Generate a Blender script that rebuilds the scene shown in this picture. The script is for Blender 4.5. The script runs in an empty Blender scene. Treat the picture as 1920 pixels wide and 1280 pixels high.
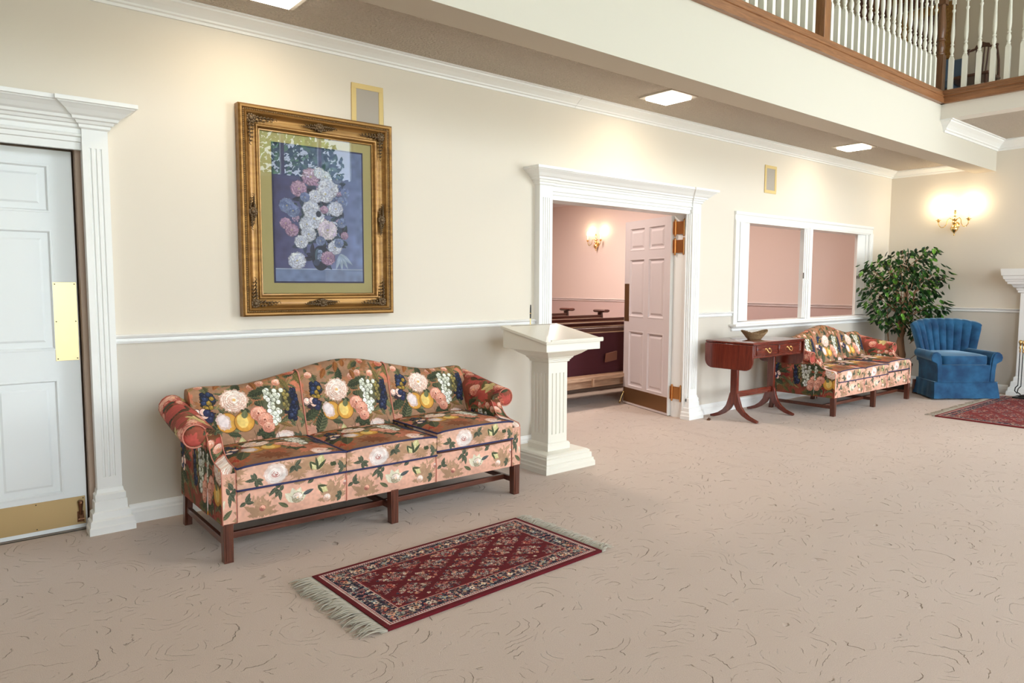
import bpy, math, random
import numpy as np
from mathutils import Vector, Matrix
PI = math.pi
sc = bpy.context.scene
C = sc.collection

# ---------------------------------------------------------------- camera
CAM = Vector((0.0, -4.380, 1.3556))
yaw, pitch, roll, FPX = .6866, -.0815, .0035, 1324.93
Fv = Vector((math.sin(yaw)*math.cos(pitch), math.cos(yaw)*math.cos(pitch), math.sin(pitch)))
rv = Vector((math.cos(yaw), -math.sin(yaw), 0)); uv_ = rv.cross(Fv)
cr, sr = math.cos(roll), math.sin(roll)
R_ = cr*rv + sr*uv_; U_ = -sr*rv + cr*uv_
cam_d = bpy.data.cameras.new('camera'); cam = bpy.data.objects.new('camera', cam_d); C.objects.link(cam)
m = Matrix((R_, U_, -Fv)).transposed().to_4x4(); m.translation = CAM
cam.matrix_world = m
cam_d.sensor_width = 36; cam_d.lens = FPX/1920*36; cam_d.clip_start = .05; cam_d.clip_end = 200
sc.camera = cam

# ---------------------------------------------------------------- world and light
wd = bpy.data.worlds.new('sky'); sc.world = wd; wd.use_nodes = True
bg = wd.node_tree.nodes['Background']; bg.inputs[0].default_value = (.80, .90, 1, 1); bg.inputs[1].default_value = 7
def area(name, loc, sx, sy, power, col, rot):
    d = bpy.data.lights.new(name, 'AREA'); d.shape = 'RECTANGLE'; d.size = sx; d.size_y = sy
    d.energy = power; d.color = col
    o = bpy.data.objects.new(name, d); C.objects.link(o); o.location = loc; o.rotation_euler = rot
    return o
DAY = (.88, .945, 1.0)
# daylight in the windows behind the camera, with one added fill lamp at left (light points along +y)
area('window_and_fill_light', (8.55, -7.93, 1.45), 3.2, 2.3, 325, DAY, (PI/2, 0, 0))
area('window_and_fill_light', (8.55, -7.93, 4.3), 3.2, 2.1, 130, DAY, (PI/2, 0, 0))
area('window_and_fill_light', (1.4, -7.93, 1.45), 3.4, 2.3, 95, DAY, (PI/2, 0, 0))  # added fill for the carpet and wall at left; its window is invented
sd = bpy.data.lights.new('sun', 'SUN'); sd.energy = 22; sd.angle = .01; so = bpy.data.objects.new('sun', sd); C.objects.link(so)
so.rotation_euler = Vector((.75, -.25, -.6)).to_track_quat('-Z', 'Y').to_euler()   # lights the garden trees only; it cannot enter the hall
sc.view_settings.view_transform = 'Standard'; sc.view_settings.look = 'None'
sc.view_settings.exposure = -.18; sc.view_settings.gamma = 1.0; sc.view_settings.use_curve_mapping = False

# ---------------------------------------------------------------- helpers
def put(o, label=None, cat=None, group=None, kind=None):
    if label: o['label'] = label
    if cat: o['category'] = cat
    if group: o['group'] = group
    if kind: o['kind'] = kind
    return o
def thing(name, label, cat, loc=(0, 0, 0), rz=0, group=None):
    o = bpy.data.objects.new(name, None); C.objects.link(o); o.empty_display_size = .1
    o.location = loc; o.rotation_euler = (0, 0, rz)
    return put(o, label, cat, group)
def empty_struct(name, loc=(0, 0, 0)):
    o = bpy.data.objects.new(name, None); C.objects.link(o); o.location = loc; o['kind'] = 'structure'; return o
def copy_tree(o, parent=None):
    c = o.copy(); C.objects.link(c); c.parent = parent
    for ch in list(o.children): copy_tree(ch, c)
    return c

class MB:
    def __init__(s): s.v = []; s.f = []; s.mi = []; s.uv = {}
    def add(s, vs, fs, mi=0, uvs=None):
        b = len(s.v); s.v += [tuple(p) for p in vs]
        for i, f in enumerate(fs):
            if uvs is not None: s.uv[len(s.f)] = [uvs[k] for k in f]
            s.f.append([b+k for k in f]); s.mi.append(mi)
        return s
    def box(s, a, b, mi=0):
        x0, y0, z0 = (min(a[i], b[i]) for i in range(3)); x1, y1, z1 = (max(a[i], b[i]) for i in range(3))
        return s.add([(x0,y0,z0),(x1,y0,z0),(x1,y1,z0),(x0,y1,z0),(x0,y0,z1),(x1,y0,z1),(x1,y1,z1),(x0,y1,z1)],
              [(0,3,2,1),(4,5,6,7),(0,1,5,4),(1,2,6,5),(2,3,7,6),(3,0,4,7)], mi)
    def prism(s, poly, fn, a, b, mi=0):
        # poly: list of (p,q); fn(p,q,t)->xyz
        n = len(poly); vs = [fn(p, q, a) for p, q in poly] + [fn(p, q, b) for p, q in poly]
        fs = [(i, (i+1) % n, n+(i+1) % n, n+i) for i in range(n)] + [tuple(range(n))[::-1], tuple(range(n, 2*n))]
        return s.add(vs, fs, mi)
    def loft(s, rings, mi=0, caps=True, closed=True, uvs=None):
        n = len(rings[0]); vs = [p for r in rings for p in r]; fs = []
        for k in range(len(rings)-1):
            for i in range(n if closed else n-1):
                j = (i+1) % n; fs.append((k*n+i, k*n+j, (k+1)*n+j, (k+1)*n+i))
        if caps: fs += [tuple(range(n))[::-1], tuple((len(rings)-1)*n+i for i in range(n))]
        return s.add(vs, fs, mi, uvs)
    def lathe(s, prof, c=(0, 0, 0), seg=16, mi=0, ax='z', sx=1, sy=1):
        rings = []
        for r, z in prof:
            ring = []
            for i in range(seg):
                a = 2*PI*i/seg; p = (r*math.cos(a)*sx, r*math.sin(a)*sy, z)
                if ax == 'x': p = (p[2], p[0], p[1])
                if ax == 'y': p = (p[1], p[2], p[0])
                ring.append((c[0]+p[0], c[1]+p[1], c[2]+p[2]))
            rings.append(ring)
        return s.loft(rings, mi)
    def tube(s, pts, r, seg=8, mi=0, closed=False):
        pts = [Vector(p) for p in pts]; n = len(pts); rings = []
        rr = r if isinstance(r, (list, tuple)) else [r]*n
        up = None
        for i, p in enumerate(pts):
            if closed: t = pts[(i+1) % n]-pts[i-1]
            else: t = pts[min(i+1, n-1)]-pts[max(i-1, 0)]
            if t.length < 1e-9: t = Vector((0, 0, 1))
            t.normalize()
            if up is None:
                up = Vector((0, 0, 1)) if abs(t.z) < .9 else Vector((1, 0, 0))
            a = t.cross(up)
            if a.length < 1e-6: a = t.cross(Vector((0, 1, 0)))
            a.normalize(); b = a.cross(t); up = b
            rings.append([p+rr[i]*(math.cos(2*PI*k/seg)*a+math.sin(2*PI*k/seg)*b) for k in range(seg)])
        if closed: rings.append(rings[0]); return s.loft(rings, mi, caps=False)
        return s.loft(rings, mi)
    def ball(s, c, r, seg=10, mi=0, sx=1, sy=1, sz=1):
        n = max(4, seg//2); return s.lathe([(r*max(.02, math.sin(PI*i/n)), -r*sz*math.cos(PI*i/n)) for i in range(n+1)], c, seg, mi, 'z', sx, sy)
    def build(s, name, mats, parent=None, smooth=None, bevel=0, bseg=2, sub=0, uvfn=None):
        me = bpy.data.meshes.new(name); me.from_pydata(s.v, [], s.f)
        if not isinstance(mats, (list, tuple)): mats = [mats]
        for mt in mats: me.materials.append(mt)
        me.polygons.foreach_set('material_index', s.mi)
        if s.uv or uvfn:
            ul = me.uv_layers.new(name='UVMap').data
            for p in me.polygons:
                if p.index in s.uv and not uvfn:
                    for k, li in enumerate(p.loop_indices): ul[li].uv = s.uv[p.index][k]
                elif uvfn:
                    for li in p.loop_indices: ul[li].uv = uvfn(me.vertices[me.loops[li].vertex_index].co, p.normal)
        me.validate()
        import bmesh
        bm = bmesh.new(); bm.from_mesh(me); bmesh.ops.remove_doubles(bm, verts=bm.verts, dist=1e-5)
        bmesh.ops.recalc_face_normals(bm, faces=bm.faces); bm.to_mesh(me); bm.free()
        if smooth is not None:
            me.polygons.foreach_set('use_smooth', [True]*len(me.polygons))
            if smooth < 179: me.set_sharp_from_angle(angle=math.radians(smooth))
        o = bpy.data.objects.new(name, me); C.objects.link(o); o.parent = parent
        if bevel:
            b = o.modifiers.new('b', 'BEVEL'); b.width = bevel; b.segments = bseg; b.limit_method = 'ANGLE'; b.angle_limit = math.radians(50)
            b.harden_normals = False
            if smooth is None: me.polygons.foreach_set('use_smooth', [True]*len(me.polygons)); me.set_sharp_from_angle(angle=math.radians(40))
        if sub:
            b = o.modifiers.new('s', 'SUBSURF'); b.levels = sub; b.render_levels = sub
        return o
def struct(name, mb, mats, parent=None, **k):
    o = mb.build(name, mats, parent, **k)
    if parent is None: o['kind'] = 'structure'
    return o
def molding(mb, p0, p1, nrm, prof, mi=0):
    """prof: (out, z) closed polygon, swept straight from p0 to p1; nrm = outward direction"""
    p0 = Vector(p0); p1 = Vector(p1); nr = Vector(nrm)
    return mb.prism(prof, lambda o, z, t: tuple((p0 if t == 0 else p1)+nr*o+Vector((0, 0, z))), 0, 1, mi)

# ---------------------------------------------------------------- materials
def mat(name, col, rough=.5, metal=0, spec=.5, **k):
    mt = bpy.data.materials.new(name); mt.use_nodes = True
    b = mt.node_tree.nodes['Principled BSDF']
    b.inputs['Base Color'].default_value = (*col, 1); b.inputs['Roughness'].default_value = rough
    b.inputs['Metallic'].default_value = metal; b.inputs['Specular IOR Level'].default_value = spec
    for kk, vv in k.items(): b.inputs[kk].default_value = vv
    return mt
def N(mt, t, **k):
    n = mt.node_tree.nodes.new(t)
    for kk, vv in k.items():
        if kk.startswith('i_'): n.inputs[kk[2:].replace('_', ' ')].default_value = vv
        else: setattr(n, kk, vv)
    return n
def L(mt, a, b): mt.node_tree.links.new(a, b)
def srgb(r, g, b):
    f = lambda c: (c/255/12.92) if c/255 <= .04045 else ((c/255+.055)/1.055)**2.4
    return (f(r), f(g), f(b))
def bump_noise(mt, scale, strength, dist=.002, detail=3, stretch=None, ramp=None):
    b = mt.node_tree.nodes['Principled BSDF']
    tc = N(mt, 'ShaderNodeTexCoord'); mp = N(mt, 'ShaderNodeMapping')
    if stretch: mp.inputs['Scale'].default_value = stretch
    L(mt, tc.outputs['Object'], mp.inputs[0])
    nz = N(mt, 'ShaderNodeTexNoise', i_Scale=scale, i_Detail=detail); L(mt, mp.outputs[0], nz.inputs['Vector'])
    bp = N(mt, 'ShaderNodeBump', i_Strength=strength, i_Distance=dist)
    src = nz.outputs[0]
    if ramp:
        rp = N(mt, 'ShaderNodeValToRGB'); rp.color_ramp.elements[0].position = ramp[0]; rp.color_ramp.elements[1].position = ramp[1]
        L(mt, src, rp.inputs[0]); src = rp.outputs[0]
    L(mt, src, bp.inputs['Height']); L(mt, bp.outputs[0], b.inputs['Normal'])
    return nz
def wood(name, c1, c2, rough=.3, axis='x', scale=6, coat=0.2):
    mt = mat(name, c1, rough); b = mt.node_tree.nodes['Principled BSDF']
    b.inputs['Coat Weight'].default_value = coat; b.inputs['Coat Roughness'].default_value = .15
    tc = N(mt, 'ShaderNodeTexCoord'); mp = N(mt, 'ShaderNodeMapping')
    mp.inputs['Scale'].default_value = {'x': (1, 12, 12), 'y': (12, 1, 12), 'z': (12, 12, 1)}[axis]
    L(mt, tc.outputs['Object'], mp.inputs[0])
    nz = N(mt, 'ShaderNodeTexNoise', i_Scale=scale, i_Detail=6, i_Roughness=.65, i_Distortion=.4); L(mt, mp.outputs[0], nz.inputs['Vector'])
    rp = N(mt, 'ShaderNodeValToRGB'); rp.color_ramp.elements[0].color = (*c2, 1); rp.color_ramp.elements[1].color = (*c1, 1)
    rp.color_ramp.elements[0].position = .3; rp.color_ramp.elements[1].position = .65
    L(mt, nz.outputs[0], rp.inputs[0]); L(mt, rp.outputs[0], b.inputs['Base Color'])
    return mt
def img_mat(name, arr, rough=.75, bump=0, spec=.3, **k):
    h, w = arr.shape[:2]
    im = bpy.data.images.new(name, w, h, alpha=False)
    px = np.ones((h, w, 4), np.float32); px[..., :3] = np.clip(arr, 0, 1); im.pixels.foreach_set(px.ravel()); im.pack()
    mt = mat(name, (.5, .5, .5), rough, 0, spec, **k); b = mt.node_tree.nodes['Principled BSDF']
    t = N(mt, 'ShaderNodeTexImage'); t.image = im; uvn = N(mt, 'ShaderNodeUVMap', uv_map='UVMap')
    L(mt, uvn.outputs[0], t.inputs[0]); L(mt, t.outputs[0], b.inputs['Base Color'])
    if bump:
        tc = N(mt, 'ShaderNodeTexCoord'); nz = N(mt, 'ShaderNodeTexNoise', i_Scale=450, i_Detail=2)
        L(mt, tc.outputs['Object'], nz.inputs['Vector']); bp = N(mt, 'ShaderNodeBump', i_Strength=bump, i_Distance=.002)
        L(mt, nz.outputs[0], bp.inputs['Height']); L(mt, bp.outputs[0], b.inputs['Normal'])
    return mt

M = {}
M['wall'] = mat('cream_wall_paint', srgb(225, 216, 202), .75); bump_noise(M['wall'], 160, .08)
M['wains'] = mat('lower_wall_paint', srgb(209, 201, 189), .7); bump_noise(M['wains'], 160, .08)
M['face'] = mat('darkened_wall_paint', srgb(208, 202, 189), .8); M['ret'] = mat('lightened_wall_paint', srgb(232, 226, 216), .8)  # same wall paint, darkened on the brightly lit face and lightened on the side
M['pink'] = mat('pink_chapel_paint', srgb(222, 201, 193), .8)
M['pinkl'] = mat('pink_lower_paint', srgb(200, 174, 170), .8)
M['upwall'] = mat('upstairs_wall_paint', srgb(196, 182, 162), .8)
M['trim'] = mat('white_trim_paint', srgb(240, 240, 238), .35); bump_noise(M['trim'], 40, .04)
M['leafw'] = mat('white_door_paint', srgb(236, 240, 242), .4)
M['leafp'] = mat('door_inner_paint', srgb(222, 210, 210), .45)
M['ceil'] = mat('textured_ceiling', srgb(205, 192, 176), .9)
bump_noise(M['ceil'], 55, .9, .012, 4, ramp=(.42, .62))
M['soffit'] = mat('smooth_soffit', srgb(196, 184, 166), .85)
M['oak'] = wood('oak_wood', srgb(156, 106, 68), srgb(116, 74, 44), .4, 'x', 5)
M['oaky'] = wood('oak_wood_y', srgb(156, 106, 68), srgb(116, 74, 44), .4, 'y', 5)
M['oakz'] = wood('oak_wood_z', srgb(158, 108, 68), srgb(120, 78, 46), .4, 'z', 5)
M['mahog'] = wood('mahogany_x', srgb(122, 50, 34), srgb(84, 30, 20), .18, 'x', 5, .9)
M['mahogz'] = wood('mahogany_z', srgb(120, 46, 30), srgb(82, 28, 18), .25, 'z', 5, .6)
M['legw'] = wood('sofa_leg_wood', srgb(104, 54, 36), srgb(66, 30, 20), .35, 'z', 6, .3)
M['legx'] = wood('sofa_stretcher_wood', srgb(104, 54, 36), srgb(66, 30, 20), .35, 'x', 6, .3)
M['pew'] = wood('pew_wood', srgb(92, 46, 34), srgb(60, 26, 20), .3, 'x', 4, .4)
M['brass'] = mat('brass', (.86, .62, .27), .2, 1)
M['brassp'] = mat('satin_brass_plate', srgb(222, 202, 158), .38, .9); bump_noise(M['brassp'], 30, .15, .001, 3, (1, 1, 40))
M['kick'] = mat('dull_brass_kick_plate', srgb(188, 162, 118), .42, .9); bump_noise(M['kick'], 30, .15, .001, 3, (1, 1, 40))
M['bronze'] = mat('aged_bronze', srgb(120, 84, 62), .35, .9)
M['dbrass'] = mat('dull_brown_brass', srgb(150, 112, 78), .4, .8)
M['copper'] = mat('coppery_brass', srgb(214, 156, 98), .3, 1)
M['jamb'] = mat('jamb_shade_tan', srgb(178, 154, 136), .6)  # tan stands in for shade on the jamb beside the left door
M['screw'] = mat('dark_screw', (.08, .06, .04), .4, .8)
M['navy'] = mat('navy_piping', srgb(40, 44, 88), .7)
M['pinkpipe'] = mat('pink_piping', srgb(206, 130, 112), .8)
M['black'] = mat('black_iron', (.02, .02, .02), .4, .5)
M['blackfab'] = mat('black_lining', (.015, .015, .015), .9)
M['bulb'] = mat('glowing_bulb', (1, .9, .7), .3, 0, .5, **{'Emission Color': (1, .82, .55, 1), 'Emission Strength': 30})
M['candle'] = mat('candle_sleeve', srgb(250, 240, 215), .5, 0, .5, **{'Emission Color': (1, .85, .6, 1), 'Emission Strength': .6})
M['panel'] = mat('lit_diffuser', (1, .95, .85), .4, 0, .5, **{'Emission Color': (1, .93, .82, 1), 'Emission Strength': 9})
M['ltrim'] = mat('light_trim', srgb(214, 204, 188), .4)
M['gold'] = wood('antique_gold', srgb(164, 122, 66), srgb(120, 84, 42), .38, 'x', 3, .2)
for k in ('gold',): M[k].node_tree.nodes['Principled BSDF'].inputs['Metallic'].default_value = .65
M['golddark'] = mat('dark_gilt', srgb(104, 84, 60), .45, .5); bump_noise(M['golddark'], 90, .6, .004)
M['mat'] = mat('olive_mat_board', srgb(188, 176, 122), .9)
M['glass'] = mat('picture_glass', (1, 1, 1), .0, 0, .5, **{'Transmission Weight': 1.0, 'IOR': 1.45})
M['tape'] = mat('yellow_frame_paint', srgb(222, 196, 134), .7)
M['grille'] = mat('grey_speaker_cloth', srgb(178, 170, 160), .9); bump_noise(M['grille'], 900, .5, .001)
M['lectern'] = mat('cream_lectern_paint', srgb(232, 228, 216), .28)
M['fringe'] = mat('grey_cotton_fringe', srgb(176, 168, 154), .95)
M['maroon'] = mat('maroon_pew_fabric', srgb(68, 17, 27), .9); bump_noise(M['maroon'], 500, .3)
M['tan'] = mat('tan_card', srgb(112, 66, 48), .7)
M['kneel'] = wood('kneeler_wood', srgb(196, 158, 128), srgb(150, 112, 86), .5, 'x', 5)
M['bark'] = mat('ficus_bark', srgb(150, 112, 84), .85); bump_noise(M['bark'], 60, .6, .006)
M['pot'] = wood('dark_wicker_pot', srgb(52, 40, 30), srgb(26, 20, 15), .7, 'z', 12, 0)
M['moss'] = mat('dark_moss', srgb(40, 44, 26), .95); bump_noise(M['moss'], 60, 1, .02)
M['soilleaf'] = mat('dark_leaf', srgb(34, 52, 30), .5)
M['rackblue'] = mat('blue_seat_fabric', srgb(86, 104, 126), .9)
M['chairwood'] = wood('dark_chair_wood', srgb(92, 54, 36), srgb(58, 32, 22), .35, 'z', 6)
M['newel'] = wood('newel_wood', srgb(128, 88, 60), srgb(96, 62, 40), .35, 'z', 4, .4)
M['baluster'] = mat('white_baluster_paint', srgb(238, 236, 224), .4)
M['grass'] = mat('outdoor_foliage', (.10, .24, .05), .7); M['ground'] = mat('outdoor_lawn', (.12, .2, .06), .9)

def leaf_material():
    mt = mat('ficus_leaf', (.03, .12, .02), .32, 0, .5); b = mt.node_tree.nodes['Principled BSDF']
    g = N(mt, 'ShaderNodeNewGeometry'); rp = N(mt, 'ShaderNodeValToRGB')
    rp.color_ramp.elements[0].color = (*srgb(20, 42, 22), 1); rp.color_ramp.elements[1].color = (*srgb(116, 170, 62), 1)
    e = rp.color_ramp.elements.new(.6); e.color = (*srgb(36, 74, 32), 1)
    e = rp.color_ramp.elements.new(.78); e.color = (*srgb(54, 98, 38), 1)
    L(mt, g.outputs['Random Per Island'], rp.inputs[0]); L(mt, rp.outputs[0], b.inputs['Base Color'])
    return mt
M['leaf'] = leaf_material()
def velvet():
    mt = mat('blue_velvet', srgb(22, 74, 124), .75, 0, .3, **{'Sheen Weight': .6, 'Sheen Roughness': .35, 'Sheen Tint': (.55, .8, 1, 1)})
    b = mt.node_tree.nodes['Principled BSDF']; tc = N(mt, 'ShaderNodeTexCoord')
    nz = N(mt, 'ShaderNodeTexNoise', i_Scale=7, i_Detail=3); L(mt, tc.outputs['Object'], nz.inputs['Vector'])
    rp = N(mt, 'ShaderNodeValToRGB'); rp.color_ramp.elements[0].color = (*srgb(12, 54, 90), 1); rp.color_ramp.elements[1].color = (*srgb(30, 84, 122), 1)
    rp.color_ramp.elements[0].position = .35; rp.color_ramp.elements[1].position = .65
    L(mt, nz.outputs[0], rp.inputs[0]); L(mt, rp.outputs[0], b.inputs['Base Color']); return mt
M['velvet'] = velvet()
def basket_mat():
    mt = mat('woven_wicker', srgb(150, 116, 78), .7); b = mt.node_tree.nodes['Principled BSDF']
    tc = N(mt, 'ShaderNodeTexCoord'); wv = N(mt, 'ShaderNodeTexWave', i_Scale=38, i_Distortion=6, i_Detail=2); wv.bands_direction = 'Z'
    wv.inputs['Detail Scale'].default_value = 6
    L(mt, tc.outputs['Object'], wv.inputs['Vector']); rp = N(mt, 'ShaderNodeValToRGB')
    rp.color_ramp.elements[0].color = (*srgb(86, 60, 38), 1); rp.color_ramp.elements[1].color = (*srgb(178, 146, 104), 1)
    L(mt, wv.outputs[0], rp.inputs[0]); L(mt, rp.outputs[0], b.inputs['Base Color']); return mt
M['wicker'] = basket_mat()
def carpet():
    mt = mat('carved_carpet', srgb(196, 172, 152), .95, 0, .15, **{'Sheen Weight': .25, 'Sheen Roughness': .6}); b = mt.node_tree.nodes['Principled BSDF']
    tc = N(mt, 'ShaderNodeTexCoord')
    # warped cells, each one filled with nested carved arcs
    nz = N(mt, 'ShaderNodeTexNoise', i_Scale=2.2, i_Detail=2); L(mt, tc.outputs['Object'], nz.inputs['Vector'])
    sc_ = N(mt, 'ShaderNodeVectorMath', operation='SCALE'); sc_.inputs['Scale'].default_value = .38; L(mt, nz.outputs['Color'], sc_.inputs[0])
    ad = N(mt, 'ShaderNodeVectorMath', operation='ADD'); L(mt, tc.outputs['Object'], ad.inputs[0]); L(mt, sc_.outputs[0], ad.inputs[1])
    nf = N(mt, 'ShaderNodeTexNoise', i_Scale=45, i_Detail=2); L(mt, tc.outputs['Object'], nf.inputs['Vector'])
    sf = N(mt, 'ShaderNodeVectorMath', operation='SCALE'); sf.inputs['Scale'].default_value = .022; L(mt, nf.outputs['Color'], sf.inputs[0])
    ad2 = N(mt, 'ShaderNodeVectorMath', operation='ADD'); L(mt, ad.outputs[0], ad2.inputs[0]); L(mt, sf.outputs[0], ad2.inputs[1]); ad = ad2
    mp = N(mt, 'ShaderNodeMapping'); mp.inputs['Scale'].default_value = (1, 1.25, 0); mp.inputs['Rotation'].default_value = (0, 0, .35)
    L(mt, ad.outputs[0], mp.inputs[0])
    vo = N(mt, 'ShaderNodeTexVoronoi', i_Scale=3.3, i_Randomness=.8); L(mt, mp.outputs[0], vo.inputs['Vector'])
    mu = N(mt, 'ShaderNodeMath', operation='MULTIPLY'); mu.inputs[1].default_value = 8.0; L(mt, vo.outputs['Distance'], mu.inputs[0])
    fr = N(mt, 'ShaderNodeMath', operation='FRACT'); L(mt, mu.outputs[0], fr.inputs[0])
    # a thin line where the fraction is small
    rp = N(mt, 'ShaderNodeValToRGB'); e = rp.color_ramp.elements
    e[0].position = 0; e[0].color = (1, 1, 1, 1); e[1].position = .09; e[1].color = (0, 0, 0, 1)
    x = e.new(.03); x.color = (1, 1, 1, 1)
    L(mt, fr.outputs[0], rp.inputs[0])
    n2 = N(mt, 'ShaderNodeTexNoise', i_Scale=11, i_Detail=2); L(mt, tc.outputs['Object'], n2.inputs['Vector'])
    r2 = N(mt, 'ShaderNodeValToRGB'); r2.color_ramp.elements[0].position = .50; r2.color_ramp.elements[1].position = .66
    L(mt, n2.outputs[0], r2.inputs[0])
    ml = N(mt, 'ShaderNodeMath', operation='MULTIPLY'); L(mt, rp.outputs[0], ml.inputs[0]); L(mt, r2.outputs[0], ml.inputs[1])
    # pile
    n3 = N(mt, 'ShaderNodeTexNoise', i_Scale=260, i_Detail=3, i_Roughness=.7); L(mt, tc.outputs['Object'], n3.inputs['Vector'])
    n4 = N(mt, 'ShaderNodeTexNoise', i_Scale=1.1, i_Detail=3); L(mt, tc.outputs['Object'], n4.inputs['Vector'])
    mx = N(mt, 'ShaderNodeMix', data_type='RGBA'); mx.inputs[6].default_value = (*srgb(195, 171, 153), 1); mx.inputs[7].default_value = (*srgb(202, 181, 167), 1)
    L(mt, n4.outputs[0], mx.inputs[0])
    m2 = N(mt, 'ShaderNodeMix', data_type='RGBA', blend_type='MULTIPLY'); m2.inputs[0].default_value = .35
    L(mt, mx.outputs[2], m2.inputs[6]); r3 = N(mt, 'ShaderNodeValToRGB'); r3.color_ramp.elements[0].position = .3; r3.color_ramp.elements[0].color = (.55, .55, .55, 1)
    r3.color_ramp.elements[1].position = .6
    L(mt, n3.outputs[0], r3.inputs[0]); L(mt, r3.outputs[0], m2.inputs[7])
    m3 = N(mt, 'ShaderNodeMix', data_type='RGBA'); L(mt, m2.outputs[2], m3.inputs[6]); m3.inputs[7].default_value = (*srgb(128, 100, 84), 1)
    k = N(mt, 'ShaderNodeMath', operation='MULTIPLY'); k.inputs[1].default_value = .17; L(mt, ml.outputs[0], k.inputs[0]); L(mt, k.outputs[0], m3.inputs[0])
    L(mt, m3.outputs[2], b.inputs['Base Color'])
    b1 = N(mt, 'ShaderNodeBump', i_Strength=.5, i_Distance=.004); L(mt, n3.outputs[0], b1.inputs['Height'])
    b2 = N(mt, 'ShaderNodeBump', i_Strength=.9, i_Distance=.013, invert=True); L(mt, ml.outputs[0], b2.inputs['Height']); L(mt, b1.outputs[0], b2.inputs['Normal'])
    L(mt, b2.outputs[0], b.inputs['Normal']); return mt
M['carpet'] = carpet()

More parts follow.
